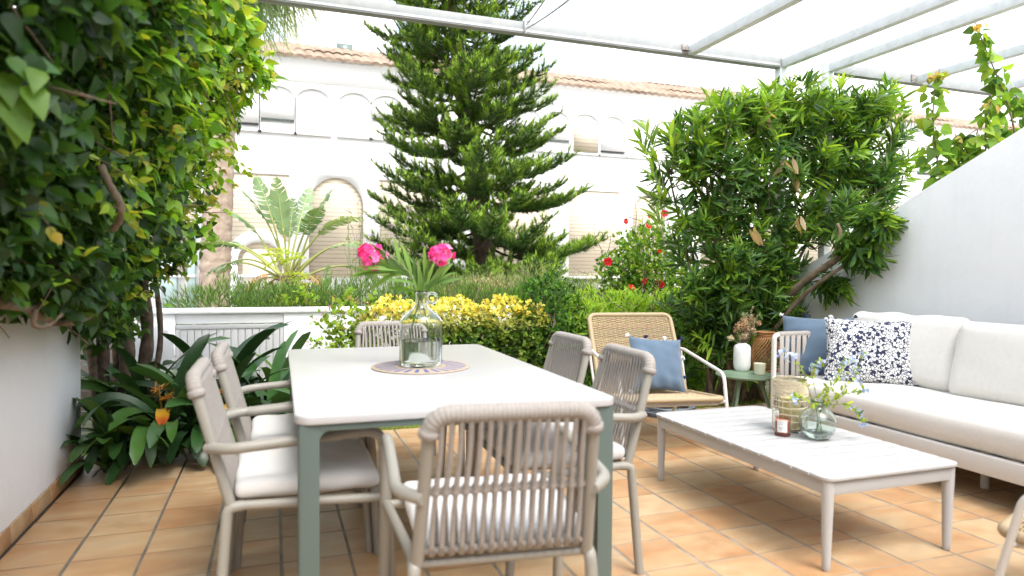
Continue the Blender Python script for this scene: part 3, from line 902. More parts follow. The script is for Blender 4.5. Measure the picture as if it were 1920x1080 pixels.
# ------------------------------------------------------------------ leaf machinery
def leafgrid(kind):
    """template leaf: x across, y along (length 1), z up"""
    if kind == 'lance':
        t = np.array([0, .18, .5, .8, 1.0]); w = np.array([.012, .065, .085, .05, .0]); b = np.array([0, .015, .0, -.05, -.12]); fold = .22
    elif kind == 'ovate':
        t = np.array([0, .10, .32, .68, 1.0]); w = np.array([.02, .25, .34, .20, .0]); b = np.array([0, .01, 0, -.06, -.17]); fold = .25
    elif kind == 'oval':
        t = np.array([0, .2, .5, .82, 1.0]); w = np.array([.02, .16, .23, .15, .02]); b = np.array([0, .01, .0, -.04, -.10]); fold = .18
    elif kind == 'heart':
        t = np.array([.0, .02, .28, .65, 1.0]); w = np.array([.04, .26, .40, .25, .0]); b = np.array([0, .01, 0, -.06, -.2]); fold = .2
    elif kind == 'thin':
        t = np.array([0, .5, 1.0]); w = np.array([.018, .03, .0]); b = np.array([0, .02, -.03]); fold = .0
        V = np.stack([np.concatenate([-w[:2], w[:2], [0]]), np.concatenate([t[:2], t[:2], [1.0]]), np.concatenate([b[:2], b[:2], [b[2]]])], -1)
        return V, [(0, 2, 3, 1), (1, 3, 4)]
    V = []; F = []
    n = len(t)
    for i in range(n):
        V += [(-w[i], t[i], b[i] + w[i] * fold), (0, t[i], b[i]), (w[i], t[i], b[i] + w[i] * fold)]
    for i in range(n - 1):
        a = 3 * i
        F += [(a, a + 1, a + 4, a + 3), (a + 1, a + 2, a + 5, a + 4)]
    return np.array(V), F
TPL = {k: leafgrid(k) for k in ('lance', 'ovate', 'oval', 'heart', 'thin')}

def leaves(m, kind, pos, d, n, size, col, wid=1.0):
    V0, F0 = TPL[kind]
    pos = np.asarray(pos); N_ = len(pos)
    if N_ == 0: return
    d = nrm(d); n = np.asarray(n, float)
    n = nrm(n - d * np.sum(n * d, 1, keepdims=True))
    x = np.cross(d, n)
    S = np.asarray(size).reshape(-1, 1, 1) * np.ones((N_, 1, 1))
    V = (V0[None, :, 0:1] * wid * x[:, None, :] + V0[None, :, 1:2] * d[:, None, :] + V0[None, :, 2:3] * n[:, None, :]) * S + pos[:, None, :]
    nv = len(V0)
    col = (np.asarray(col) * np.ones((N_, 3)) * 1.2).clip(0, .9)
    C = np.repeat(col, nv, 0)
    off = (np.arange(N_) * nv)[:, None]
    base = m.n
    m.v.append(V.reshape(-1, 3)); m.c.append(C); m.hascol = True
    for k in (3, 4):
        Fk = [f for f in F0 if len(f) == k]
        if Fk:
            Fk = np.array(Fk)
            m.f.append((base, (Fk[None] + off[:, :, None]).reshape(-1, k)))
    m.n += N_ * nv

def rdir(n, up=0.0, r=None):
    r = r or rng
    v = r.normal(0, 1, (n, 3)); v = nrm(v); v[:, 2] += up
    return nrm(v)
def pick(cols, n, jit=.18, p=None, r=None):
    r = r or rng
    c = np.array(cols)[r.choice(len(cols), n, p=p)]
    return c * (1 + r.normal(0, jit, (n, 1))).clip(.4, 1.7) * (1 + r.normal(0, .05, (n, 3)))

# cut oleander in the jug
def sprig(stem, leafs, blossom, label, cx, cz):
    o = empty('oleander_sprig', (JX, JY, .747), 0, label, 'flower', 'oleander stems in the glass jug')
    m = MB(); c = curve(stem, 6); m.tube(c, np.linspace(.0042, .0025, len(c)), 8); m.build('stem', M_greenstem, o, ang=180)
    m = MB()
    A = np.array([q[0] for q in leafs], float); B = np.array([q[1] for q in leafs], float)
    A = np.concatenate([A, A[::5] + rng.normal(0, .006, A[::5].shape)]); B = np.concatenate([B, B[::5] + rng.normal(0, .035, B[::5].shape)])
    L = np.linalg.norm(B - A, axis=1)
    nn = np.cross(B - A, np.array([[.33, .94, 0]])); nn = np.cross(nn, B - A); nn = nn * -1 + np.array([0, 0, .3]) * L[:, None] + rng.normal(0, .3, (len(L), 3)) * L[:, None]
    nn[:, 1] -= .6 * L
    leaves(m, 'lance', A, B - A, nn, L, pick([(.13, .24, .05), (.19, .31, .075), (.10, .19, .05)], len(L), .12), .72)
    m.build('leaf_cluster', M_leafm, o, ang=180)
    m = MB()
    r = np.random.default_rng(int(cx * 1000) + 99)
    c, R_ = np.array(blossom[0]), blossom[1]
    for k in range(34):
        dd = nrm(r.normal(0, 1, 3) + np.array([-.2, -.7, .35])); p = c + dd * R_ * (np.array([1, .9, .9]) * r.uniform(.45, 1.0))
        base = np.array([(.80, .10, .36), (.70, .045, .24), (.86, .24, .52)][r.integers(3)])
        n_ = dd; t1 = nrm(np.cross(n_, r.normal(0, 1, 3))); t2 = np.cross(n_, t1)
        K = 5
        ang = np.arange(K) * 2 * pi / K + r.random()
        D_ = np.cos(ang)[:, None] * t1 + np.sin(ang)[:, None] * t2 + n_ * r.uniform(.25, .7)
        leaves(m, 'oval', np.tile(p, (K, 1)), D_, np.tile(n_, (K, 1)), r.uniform(.019, .026, K), base * (1 + r.normal(0, .1, (K, 1))), 1.7)
    m.build('blossom', M_petal, o, ang=180)
# local frame: x right in the room, y away, z up (image right is about (.943, -.333, 0))
def L_(ix, iz, dep=0.0):
    """offset ix to the right and iz up as seen from the terrace door, dep away"""
    return (ix * .943 + dep * .333, -ix * .333 + dep * .943, iz)
px = 3.22 / 1268.
def J(u, v, dep=0.0): return L_((u - 789) * px, (683 - v) * px + .0, dep)
sprig([J(768, 672, .02), J(770, 620, .01), J(786, 555, 0), J(772, 520), J(745, 490, -.01), J(715, 482, -.02)],
      [(J(770, 522), J(697, 458, -.03)), (J(768, 518), J(671, 476, -.06)), (J(757, 505), J(700, 498, -.05)), (J(775, 525), J(741, 470, .02)), (J(772, 520), J(752, 452, .03)),
       (J(760, 510), J(664, 512, -.03)), (J(755, 505), J(688, 545, -.02)), (J(778, 532), J(726, 521, -.05)), (J(765, 512), J(700, 520, .04)), (J(750, 495), J(735, 440, .05)), (J(745, 492), J(665, 500, .02)), (J(782, 545), J(720, 540, .04)), (J(776, 530), J(757, 520, .05))],
      (J(700, 483, -.01), .068), 'cut oleander stem with pink blossom leaning left out of the jug', .1, 0)
sprig([J(806, 665, -.01), J(804, 620, -.01), J(790, 555, 0), J(795, 520), J(808, 495, -.01), J(824, 482, -.02)],
      [(J(792, 560), J(783, 484, .0)), (J(792, 555), J(797, 476, .02)), (J(794, 545), J(813, 486, .04)), (J(794, 540), J(852, 505, .02)), (J(796, 535), J(868, 518, .04)), (J(796, 545), J(850, 470, .05)),
       (J(788, 562), J(786, 505, -.03)), (J(790, 562), J(775, 520, -.03)), (J(796, 548), J(832, 512, -.03)), (J(793, 562), J(776, 500, .05)), (J(798, 530), J(806, 470, -.03)), (J(794, 548), J(765, 470, .06))],
      (J(827, 479, -.02), .066), 'cut oleander stem with pink blossom upright at the right of the jug', .2, 0)

# ------------------------------------------------------------------ coffee table
ct = empty('coffee_table', (2.425, 2.725, 0), 0, 'low white slatted coffee table with tapered legs in front of the sofa', 'table')
W, D, H = .735, 1.30, .385
m = MB()
n = 13; gap = .008; sw = D / n
prof = rrect(W, D, .045, 8)
for k in range(n):
    y0 = -D / 2 + k * sw + gap / 2; y1 = y0 + sw - gap
    if k in (0, n - 1):
        s = -1 if k == 0 else 1
        q = [(W / 2, y1 if s < 0 else y0), (-W / 2, y1 if s < 0 else y0)]
        ye = s * D / 2; r_ = .045
        arc = [(-W / 2 + r_ - r_ * cos(R(t)), ye - s * r_ + s * r_ * sin(R(t))) for t in range(0, 91, 15)]
        arc2 = [(W / 2 - r_ + r_ * sin(R(t)), ye - s * r_ + s * r_ * cos(R(t))) for t in range(0, 91, 15)]
        m.prism(q + arc + arc2, 'z', H - .014, H, bev=.002)
    else:
        m.box((-W / 2, y0, H - .014), (W / 2, y1, H), .002)
m.build('slatted_top', M_white, ct, ang=35)
m = MB()
ia = .016
for s in (-1, 1):
    m.box((-W / 2 + .05, s * (D / 2 - ia) - (.022 if s > 0 else 0), H - .075), (W / 2 - .05, s * (D / 2 - ia) + (.022 if s < 0 else 0), H - .0145), .003)
    m.box((s * (W / 2 - ia) - (.022 if s > 0 else 0), -D / 2 + .05, H - .075), (s * (W / 2 - ia) + (.022 if s < 0 else 0), D / 2 - .05, H - .0145), .003)
m.build('apron', M_white, ct)
for sx in (-1, 1):
    for sy in (-1, 1):
        m = MB(); cx, cy = sx * (W / 2 - .036), sy * (D / 2 - .036)
        zz = [0, .006, .03, .15, H - .075, H - .0147]; rr = [.0135, .0165, .017, .020, .0245, .0255]
        m.tube([(cx, cy, z) for z in zz], rr, 20); m.build('leg', M_white, ct)

# ------------------------------------------------------------------ sofa
SX0, SX1 = 3.46, 4.38     # front and back
SY1, SY0 = 4.06, .9       # far and near ends
sf = empty('sofa', (SX0, SY1, 0), 0, 'long low white-framed garden sofa with ecru cushions along the white wall', 'sofa')
def sp_(m, name, mt, ang=40, parent=None):
    o = m.build(name, mt, parent or sf, ang=ang)
    if parent is None: o.location = (-SX0, -SY1, 0)
    return o
m = MB()
m.box((SX0, SY0, .158), (SX0 + .045, SY1 - .035, .262), .008)
m.box((SX1 - .05, SY0, .158), (SX1, SY1 - .035, .262), .006)
m.box((SX0 + .046, SY1 - .075, .172), (SX1 - .051, SY1 - .035, .262), .006)
for y in np.arange(SY0 + .1, SY1 - .15, .16): m.box((SX0 + .046, y, .225), (SX1 - .051, y + .07, .245), .003)
sp_(m, 'seat_frame', M_cream)
for (x, y) in ((SX0 + .29, 2.655), (SX0 + .06, SY1 - .12), (SX1 - .07, SY1 - .12), (SX1 - .07, 2.5), (SX0 + .06, SY0 + .1)):
    m = MB(); m.tube([(x, y, 0), (x, y, .01), (x, y, .172)], [.019, .0215, .0215], 18); sp_(m, 'leg', M_cream)
m = MB()
ya = SY1 - .016
m.tube(fillet([(SX0 + .02, ya, .175), (SX0 + .02, ya, .735), (SX1 - .02, ya, .735), (SX1 - .02, ya, .175)], .04, 6), .019, 14)
sp_(m, 'arm_frame', M_cream)
m = MB()
k = 0
for x in np.arange(SX0 + .07, SX1 - .05, .052):
    m.tube([(x, ya - .024, .19), (x + .005 * (-1) ** k, ya - .022, .46), (x, ya - .022, .73)], .020, 8, flat=.3, up=(0, 1, 0)); k += 1
cp = [(x, ya, .735) for x in np.arange(SX0 + .06, SX1 - .04, .004)]
m.tube(cp, [.0235 + .002 * abs(sin(i * .8)) for i in range(len(cp))], 12)
sp_(m, 'arm_rope', M_rope, 180)
m = MB()
m.tube(fillet([(SX1 - .02, SY0, .70), (SX1 - .02, SY1 - .03, .70)], .04, 6), .018, 12)
for x in np.arange(SY0 + .1, SY1 - .1, .055): m.tube([(SX1 - .03, x, .2), (SX1 - .02, x, .70)], .018, 8, flat=.3, up=(1, 0, 0))
sp_(m, 'back_rope', M_rope, 180)
def placed(m, M):
    m.v = [np.array([(M @ Vector(q))[:] for q in v]) for v in m.v]; return m
c = cushion(SX1 - SX0 - .16, SY1 - SY0 - .05, .165, .045, seed=11, puff=.015, n=44, wr=.0022)
placed(c, Matrix.Translation(((SX0 + SX1 - .12) / 2 + .0, (SY0 + SY1) / 2 - .03, .348)))
sp_(c, 'seat_cushion', M_linen, 180)
m = MB()
xs = SX0 + .022
for zz in (.285, .412):
    pts = [(xs + (0 if zz < .3 else .006), y, zz + .0025 * sin(y * 7)) for y in np.linspace(SY0 + .02, SY1 - .09, 80)]
    m.tube(pts, .004, 6)
pass
def back_cushion(y0, y1, zc, h, seed, tilt=14, x=4.20, rz=0, name='back_cushion', thick=.15):
    c = cushion(y1 - y0, h, thick, .055, seed=seed, puff=.035, n=30, wr=.004)
    M = (Matrix.Translation((x, (y0 + y1) / 2, zc)) @ Matrix.Rotation(R(rz), 4, 'Z') @ Matrix.Rotation(R(tilt), 4, 'Y')
         @ Matrix(((0, 0, -1, 0), (1, 0, 0, 0), (0, 1, 0, 0), (0, 0, 0, 1))))
    placed(c, M); return sp_(c, name, M_linen, 180)
back_cushion(3.12, 3.99, .665, .46, 21, 13, 4.17)
back_cushion(2.02, 3.10, .655, .46, 25, 14, 4.14, 2)
back_cushion(.95, 1.98, .65, .46, 29, 14, 4.15)

def loose_pillow(name, label, w, h, t, loc, rz, tilt, mt, seed, tassel=True, roll=0, tmat=(M_tuft, M_navy)):
    o = empty(name, loc, 0, label, 'pillow')
    o.rotation_euler = (Matrix.Rotation(R(rz), 3, 'Z') @ Matrix.Rotation(R(-tilt), 3, 'X') @ Matrix.Rotation(R(roll), 3, 'Y')).to_euler()
    p = pillow(w, h, t, seed)
    placed(p, Matrix.Translation((0, 0, h / 2)))
    p.build('pillow_case', mt, o, ang=180)
    if tassel:
        r = np.random.default_rng(seed)
        for k, (x, z) in enumerate([(-.5, 1), (-.16, .985), (.18, .985), (.5, 1), (-.49, .6), (-.47, .3), (.485, .64), (.475, .30), (-.5, 0), (.5, 0)]):
            m = MB(); V = []
            c0 = np.array([x * w, 0, z * h]); out = nrm(np.array([x * 2, 0, (z - .5) * 2.5]))
            for q in range(26):
                dd = nrm(out + r.normal(0, .45, 3)); m.tube([c0 + dd * .001, c0 + dd * .024], [.0035, .0022], 4)
            m.build('tassel', tmat[k % 2], o)
    return o
q = P(1523, 712, z=.435)
loose_pillow('blue_pillow', 'blue cotton pillow with tassels leaning in the far corner of the sofa',   .50, .46, .15, (3.80, 3.97, .425), -46, 18, M_blue, 5)
loose_pillow('patterned_pillow', 'navy and white flower-print pillow in front of the blue one on the sofa', .60, .47, .17, (3.88, 3.555, .425), -46, 17, M_print, 8, tassel=False)

# ------------------------------------------------------------------ rattan lounge chairs
def make_rattan_chair():
    """faces -y, origin on the floor under the seat"""
    root = empty('rattan_chair')
    W = .66
    def weave(m, a, b, w, rows, cols, thick=.010, norm=(0, 0, 1)):
        a = np.array(a, float); b = np.array(b, float); n_ = np.array(norm, float); n_ = nrm(n_)
        for i in range(rows + 1):
            t = i / rows
            c = a + (b - a) * t
            xs = np.linspace(-w / 2, w / 2, cols * 4 + 1)
            ph = pi * (i % 2)
            off = np.sin(xs / w * cols * pi + ph) * .0042
            pts = c + xs[:, None] * np.array([1, 0, 0]) + off[:, None] * n_
            g = .82 + .3 * random.random()
            m.tube(pts, .0040, 5, col=(g, g * random.uniform(.92, 1.03), g * random.uniform(.85, 1.05)), cap=False)
        for j in range(cols):
            x = -w / 2 + (j + .5) * w / cols
            m.tube([a + (x, 0, 0), (a + b) / 2 + (x, 0, 0), b + (x, 0, 0)], .0045, 5, col=(.8, .78, .75))
    def wrapped(m, path, r=.015, closed=False):
        p = np.asarray(path, float)
        seg = np.linalg.norm(np.diff(p, axis=0), axis=1); L = np.concatenate([[0], np.cumsum(seg)])
        ss = np.arange(0, L[-1], .0035)
        cp = np.array([[np.interp(s, L, p[:, k]) for k in range(3)] for s in ss])
        cc = []
        for i, s in enumerate(ss):
            g = .9 + .18 * sin(i * 2.4) * sin(i * .7)
            cc += [(g, g, g * .97)] * 10
        m.tube(cp, [r + .0016 * (i % 2) for i in range(len(ss))], 10, col=np.array(cc))
    seat_f, seat_b, zf, zb = -.33, .27, .36, .30
    bt_y, bt_z = .60, .855
    m = MB()
    weave(m, (0, seat_f + .02, zf), (0, seat_b, zb), W - .03, 52, 16)
    wrapped(m, fillet([(-W / 2, seat_b, zb), (-W / 2, seat_f, zf), (W / 2, seat_f, zf), (W / 2, seat_b, zb)], .05, 7), .019)
    m.build('seat', M_rattan, root, ang=180)
    m = MB()
    nn = (0, -(bt_z - zb), (bt_y - seat_b))
    weave(m, (0, seat_b + .006, zb + .01), (0, bt_y - .008, bt_z - .014), W - .03, 62, 16, norm=nn)
    wrapped(m, fillet([(-W / 2, seat_b, zb), (-W / 2, bt_y, bt_z), (W / 2, bt_y, bt_z), (W / 2, seat_b, zb)], .06, 8), .0165)
    m.build('backrest', M_rattan, root, ang=180)
    for s in (-1, 1):
        m = MB(); x = s * (W / 2 + .035)
        m.tube(fillet([(s * (W / 2 + .018), .46, .60), (x, .40, .605), (x, -.26, .515), (x, -.37, 0)], .06, 7), .0125, 12, flat=1.0)
        m.build('armrest', M_cream, root)
        m = MB()
        m.tube(fillet([(x, -.295, .338), (s * (W / 2 - .02), -.29, .328), (s * (W / 2 - .02), .30, .26), (s * (W / 2 - .05), .52, 0)], .04, 6), .0115, 12)
        m.build('rear_leg', M_cream, root)
        m = MB(); m.tube(fillet([(s * (W / 2 + .018), .47, .62), (x, .455, .60), (s * (W / 2 + .02), .30, .27)], .02, 4), .011, 10); m.build('side_stay', M_cream, root)
    for (hx_, yy_, zz_) in ((W / 2 - .02, -.29, .322), (W / 2 - .03, .36, .18)):
        m = MB(); m.tube([(-hx_, yy_, zz_), (hx_, yy_, zz_)], .0112, 10); m.build('cross_bar', M_cream, root)
    return root
rc = make_rattan_chair()
rc.location = (2.53, 4.10, 0); rc.rotation_euler = (0, 0, R(-10))
tag(rc, 'natural rattan lounge chair with white arms and a blue pillow beside the green side table', 'chair', 'rattan lounge chairs')
rc2 = copy_tree(rc)
rc2.location = (2.66, 1.33, 0); rc2.rotation_euler = (0, 0, R(200))
tag(rc2, 'rattan lounge chair cut off at the bottom right corner near the coffee table', 'chair', 'rattan lounge chairs')
loose_pillow('blue_pillow', 'blue cotton pillow with tassels standing on the rattan lounge chair', .41, .40, .13, (2.585, 4.16, .345), -6, 24, M_blue, 15, roll=5)

# ------------------------------------------------------------------ green side table and what stands on it
GX, GY, GZ = 3.46, 4.32, .40
st = empty('side_table', (GX, GY, 0), 0, 'round green metal side table between the rattan chair and the sofa', 'table')
m = MB(); m.lathe([(0, GZ - .016), (.205, GZ - .016), (.226, GZ - .010), (.230, GZ - .002), (.232, GZ + .002), (.229, GZ + .004), (.223, GZ), (0, GZ - .001)], 64); m.build('tabletop', M_green, st)
for k in range(3):
    a = R(205 + 120 * k)
    m = MB(); m.tube([(.10 * cos(a), .10 * sin(a), GZ - .018), (.215 * cos(a), .215 * sin(a), 0)], [.014, .010], 14); m.build('leg', M_green, st)
vx = P(1391, 695, z=GZ)
vs = empty('flower_vase', (vx.x, vx.y, GZ + .001), 0, 'white ribbed ceramic vase of dried flowers on the green side table', 'vase')
nr = 72; V = []; F = []
prof = [(.0, 0), (.050, 0), (.056, .008), (.062, .02), (.066, .05), (.067, .14), (.066, .185), (.058, .205), (.042, .214), (.036, .217), (.036, .224), (.030, .224), (.030, .16), (0, .16)]
m = MB()
for (r_, z) in prof:
    for k in range(nr):
        a = 2 * pi * k / nr
        q = 1 + (.022 * (1 if k % 3 == 0 else -.5) if .03 < z < .19 and r_ > .05 else 0)
        V.append((r_ * q * cos(a), r_ * q * sin(a), z))
for i in range(len(prof) - 1):
    for k in range(nr):
        k2 = (k + 1) % nr; F.append((i * nr + k, i * nr + k2, (i + 1) * nr + k2, (i + 1) * nr + k))
m.add(V, F); m.build('vase_body', M_ceramic, vs, ang=50)
dr = empty('dried_flowers', (vx.x, vx.y, GZ + .15), 0, 'bunch of dried brown and beige flowers standing in the ribbed white vase', 'flower')
r = np.random.default_rng(4)
ms = MB(); mf = MB()
for k in range(34):
    tp = np.array(L_(r.normal(.012, .045), r.uniform(.14, .27) + (.10 if k % 5 == 0 else 0), r.normal(0, .03)))
    if k % 5 == 0: tp[:2] += np.array(L_(.04, 0))[:2]
    c = curve([(0, 0, 0), tp * .5 + r.normal(0, .006, 3), tp], 5); ms.tube(c, .0014, 4)
    kind = k % 5
    if kind == 0:
        n_ = 40; t = r.uniform(.5, 1, n_)[:, None]; leaves(mf, 'oval', tp * t, tp + r.normal(0, .5, (n_, 3)) * .3, rdir(n_), .022, pick([(.33, .32, .22), (.42, .38, .27)], n_), .8)
    elif kind in (1, 2):
        n_ = 60; leaves(mf, 'oval', tp + rdir(n_) * .012, rdir(n_), rdir(n_), .016, pick([(.30, .18, .12), (.45, .31, .22), (.22, .12, .10), (.55, .44, .33)], n_), 1.4)
    elif kind == 3:
        n_ = 50; leaves(mf, 'oval', tp + r.normal(0, 1, (n_, 3)) * (.008, .008, .018), rdir(n_, .8), rdir(n_), .012, pick([(.58, .44, .28), (.62, .48, .30)], n_), .8)
    else:
        n_ = 40; leaves(mf, 'oval', tp * np.array((1.15, 1.15, .82)) + rdir(n_) * .014, rdir(n_), rdir(n_), .020, pick([(.62, .56, .46), (.50, .42, .33)], n_), 1.5)
ms.build('stems', M_stem, dr); mf.build('flower_heads', M_leafm, dr, ang=180)
# wicker lantern
lx = P(1436, 697, z=GZ)
ln = empty('wicker_lantern', (lx.x + .035, lx.y + .05, GZ + .001), 0, 'brown open-weave wicker lantern on the green side table by the sofa arm', 'lantern')
m = MB()
def lr(t): return .098 + .012 * sin(pi * min(t / .75, 1)) - .035 * max(0, (t - .80) / .20) ** 1
for s in (-1, 1):
    for k in range(17):
        pts = []
        for i in range(15):
            t = i / 14; a = 2 * pi * k / 26 + s * t * 1.9
            q = lr(t) + .003 * s; pts.append((q * cos(a), q * sin(a), t * .27))
        m.tube(pts, .0042, 5, flat=.4)
for z, q in ((.0, .098), (.012, .100), (.265, .066), (.275, .064), (.29, .066), (.312, .072)):
    m.tube([(q * cos(a), q * sin(a), z) for a in np.linspace(0, 2 * pi, 40, endpoint=False)], .0045, 6, closed=True)
m.build('woven_body', M_wicker, ln, ang=180)
m = MB(); m.lathe([(.064, .268), (.066, .29), (.072, .312), (.069, .312), (.062, .29), (.060, .268)], 36, close=True); m.lathe([(0, .0), (.095, .0), (.095, .004), (0, .004)], 30); m.build('rim', M_wicker, ln)
m = MB(); m.lathe([(.0, .006), (.055, .006), (.055, .17), (.052, .17), (.052, .01), (0, .01)], 30); m.build('inner_glass', M_glass, ln)
cx_ = P(1424, 702, z=GZ)
cn = empty('candle', (cx_.x, cx_.y, GZ + .001), 0, 'small cream candle in a frosted glass on the green side table', 'candle')
m = MB(); m.lathe([(0, 0), (.036, 0), (.040, .004), (.044, .085), (.042, .087), (.040, .082), (.039, .078), (0, .078)], 36); m.build('candle_jar', mat('cream_glass', (.74, .72, .55), .25, transl=.2), cn)
m = MB(); m.tube([(0, 0, .078), (.001, 0, .088)], .001, 5); m.build('wick', M_navy, cn)

# ------------------------------------------------------------------ things on the coffee table
H = .386
q = P(1480, 806, z=H)
gl = empty('raffia_lantern', (q.x, q.y, H), 0, 'raffia-wrapped glass lantern with a cream candle inside on the coffee table', 'lantern')
m = MB(); m.lathe([(0, 0), (.078, 0), (.082, .004), (.082, .262), (.079, .262), (.079, .008), (0, .007)], 48); m.build('glass_body', M_glass, gl)
m = MB()
r = np.random.default_rng(12)
for k in range(80):
    z = .200 + .062 * r.random(); zz = np.interp(np.arange(32), np.linspace(0, 32, 9), np.append(q9 := r.normal(0, .005, 8), q9[0]))
    m.tube([(.0845 * cos(a) + r.normal(0, .001), .0845 * sin(a), z + zz[i]) for i, a in enumerate(np.linspace(0, 2 * pi, 32, endpoint=False))], .0016, 4, closed=True)
for z in (.02, .055, .09, .125, .16, .185, .19):
    m.tube([(.0840 * cos(a), .0840 * sin(a), z + .002 * sin(3 * a + z * 40)) for a in np.linspace(0, 2 * pi, 36, endpoint=False)], .0022, 5, closed=True)
for k in range(14):
    a = 2 * pi * k / 14; m.tube([(.0838 * cos(a + .03 * sin(z * 30)), .0838 * sin(a + .03 * sin(z * 30)), z) for z in np.linspace(.01, .25, 9)], .0015, 4)
m.build('raffia_wrap', M_raffia, gl, ang=180)
m = MB(); m.lathe([(0, .009), (.050, .009), (.052, .012), (.052, .165), (.049, .17), (.03, .168), (0, .166)], 40); m.build('candle', mat('yellow_wax', (.82, .72, .36), .5, transl=.25), gl)
q = P(1467, 816, z=H)
cn2 = empty('candle', (q.x, q.y, H), 0, 'small candle in a pink glass with a white label on the coffee table', 'candle')
m = MB(); m.lathe([(0, 0), (.034, 0), (.037, .004), (.0385, .095), (.0365, .095), (.0355, .012), (0, .011)], 40); m.build('glass_jar', M_pinkglass, cn2)
m = MB(); m.lathe([(0, .0115), (.034, .0125), (.0358, .075), (0, .074)], 36); m.build('wax', mat('rose_wax', (.62, .32, .22), .5, transl=.15), cn2)
m = MB(); m.lathe([(0, -.0002), (.0345, 0), (.0376, .003), (.0380, .014), (.0376, .014), (.037, .004), (.0345, .0008), (0, .0006)], 36); m.build('jar_base', mat('dark_amber', (.10, .03, .02), .2), cn2)
m = MB()
A = np.linspace(R(190), R(262), 12)
V = [(.0391 * cos(a), .0391 * sin(a), z) for z in (.022, .082) for a in A]
m.add(V, [(i, i + 1, 12 + i + 1, 12 + i) for i in range(11)])
V = [(.0386 * cos(a), .0386 * sin(a), z) for z in (.022, .082) for a in A]
m.add(V, [(i, 12 + i, 12 + i + 1, i + 1) for i in range(11)])
m.build('paper_label', mat('label_paper', (.78, .77, .72), .8), cn2)
m = MB()
for zz, a0, a1 in ((.070, 200, 245), (.062, 200, 235), (.045, 200, 250), (.040, 200, 240), (.032, 200, 228)):
    m.tube([(.0394 * cos(R(a)), .0394 * sin(R(a)), zz) for a in np.linspace(a0, a1, 8)], .0005, 4)
m.build('label_print', M_navy, cn2)
q = P(1532, 822, z=H)
gv = empty('green_vase', (q.x, q.y, H), 0, 'round pale green glass vase with blue plumbago sprays on the coffee table', 'vase')
out_ = [(0, .002), (.035, .0), (.055, .006), (.075, .03), (.086, .065), (.085, .095), (.072, .125), (.050, .145), (.034, .153), (.029, .160), (.030, .178), (.033, .186)]
in_ = [(.0305, .186), (.0275, .178), (.0265, .160), (.0315, .150), (.047, .1415), (.069, .122), (.082, .094), (.083, .066), (.0725, .032), (.053, .0095), (.034, .0045), (0, .006)]
m = MB(); m.lathe(out_ + in_, 48); m.build('glass_body', M_gglass, gv, ang=180)
m = MB(); m.lathe([(0, .0065), (.033, .005), (.0525, .0102), (.071, .0315), (0, .0316)], 44); m.build('water', M_water, gv)
pl = empty('plumbago_sprays', (q.x, q.y, H), 0, 'cut plumbago sprays with pale blue flowers standing in the green glass vase', 'flower')
ms = MB(); ml = MB(); mf = MB()
r = np.random.default_rng(31)
d0 = 3.23 / 1268.
def G(u, v, dep=0): return np.array(L_((u - 1532) * d0, (826 - v) * d0, dep))
sprays = [[(1545, 820), (1533, 775), (1515, 720), (1505, 690), (1478, 665)], [(1540, 815), (1535, 770), (1520, 700), (1535, 680)], [(1528, 815), (1533, 770), (1500, 748), (1478, 745)],
          [(1540, 818), (1535, 770), (1570, 725), (1590, 690), (1608, 680)], [(1535, 818), (1535, 770), (1580, 740), (1605, 735), (1618, 730)], [(1530, 818), (1535, 770), (1575, 758), (1600, 768), (1612, 790)],
          [(1530, 818), (1535, 770), (1545, 725), (1560, 705)], [(1530, 818), (1536, 770), (1560, 745), (1585, 705), (1600, 660)]]
for k, s in enumerate(sprays):
    dep = r.uniform(-.07, .07)
    c = curve([G(u, v, dep * i / 3) for i, (u, v) in enumerate(s)], 6); ms.tube(c, np.linspace(.0018, .0010, len(c)), 5)
    c2 = c[8:]
    n_ = 34; ii = r.integers(0, len(c2), n_)
    leaves(ml, 'oval', c2[ii] + r.normal(0, .004, (n_, 3)), rdir(n_, .3, r), rdir(n_, .5, r), r.uniform(.018, .036, n_), pick([(.30, .42, .05), (.42, .48, .05), (.20, .32, .05)], n_, r=r), .9)
    cl = [c[-1]] + ([c[-6]] if k % 2 else []) + ([G(1478 + 2, 668)] if k == 0 else [])
    for p0 in cl:
        for f in range(9):
            p1 = p0 + r.normal(0, .013, 3); n_ = nrm(r.normal(0, 1, 3) + (0, -.6, .4)); t1 = nrm(np.cross(n_, r.normal(0, 1, 3))); t2 = np.cross(n_, t1)
            an = np.arange(5) * 2 * pi / 5
            leaves(mf, 'oval', np.tile(p1, (5, 1)), np.cos(an)[:, None] * t1 + np.sin(an)[:, None] * t2, np.tile(n_, (5, 1)), .012, pick([(.32, .40, .80), (.45, .52, .86)], 5, .08, r=r), 1.5)
ms.build('stems', M_greenstem, pl); ml.build('leaf_cluster', M_leafm, pl, ang=180); mf.build('blossom', M_petal, pl, ang=180)

# coiled hose under the rattan chair
hp = P(1255, 772, z=.02)
m = MB()
r = np.random.default_rng(3)
pts = []
for k in range(7 * 28):
    a = 2 * pi * k / 28; t = k / 28
    q_ = .20 - .012 * (t % 3) + .008 * sin(a * 1.3 + t); pts.append((q_ * 1.15 * cos(a) + .01 * sin(t * 5), q_ * .8 * sin(a) + .008 * cos(t * 3), .014 + .011 * t + .006 * sin(a * 2 + t * 4)))
m.tube(pts, .009, 8)
o = m.build('garden_hose', M_rubber, ang=180); o.location = (hp.x, hp.y - .02, -.02)
tag(o, 'grey garden hose lying coiled on the ground under the rattan lounge chair', 'hose')

# ------------------------------------------------------------------ vegetation
def build_leaf(m, name, parent, mt=None):
    return m.build(name, mt or M_leafm, parent, ang=180)

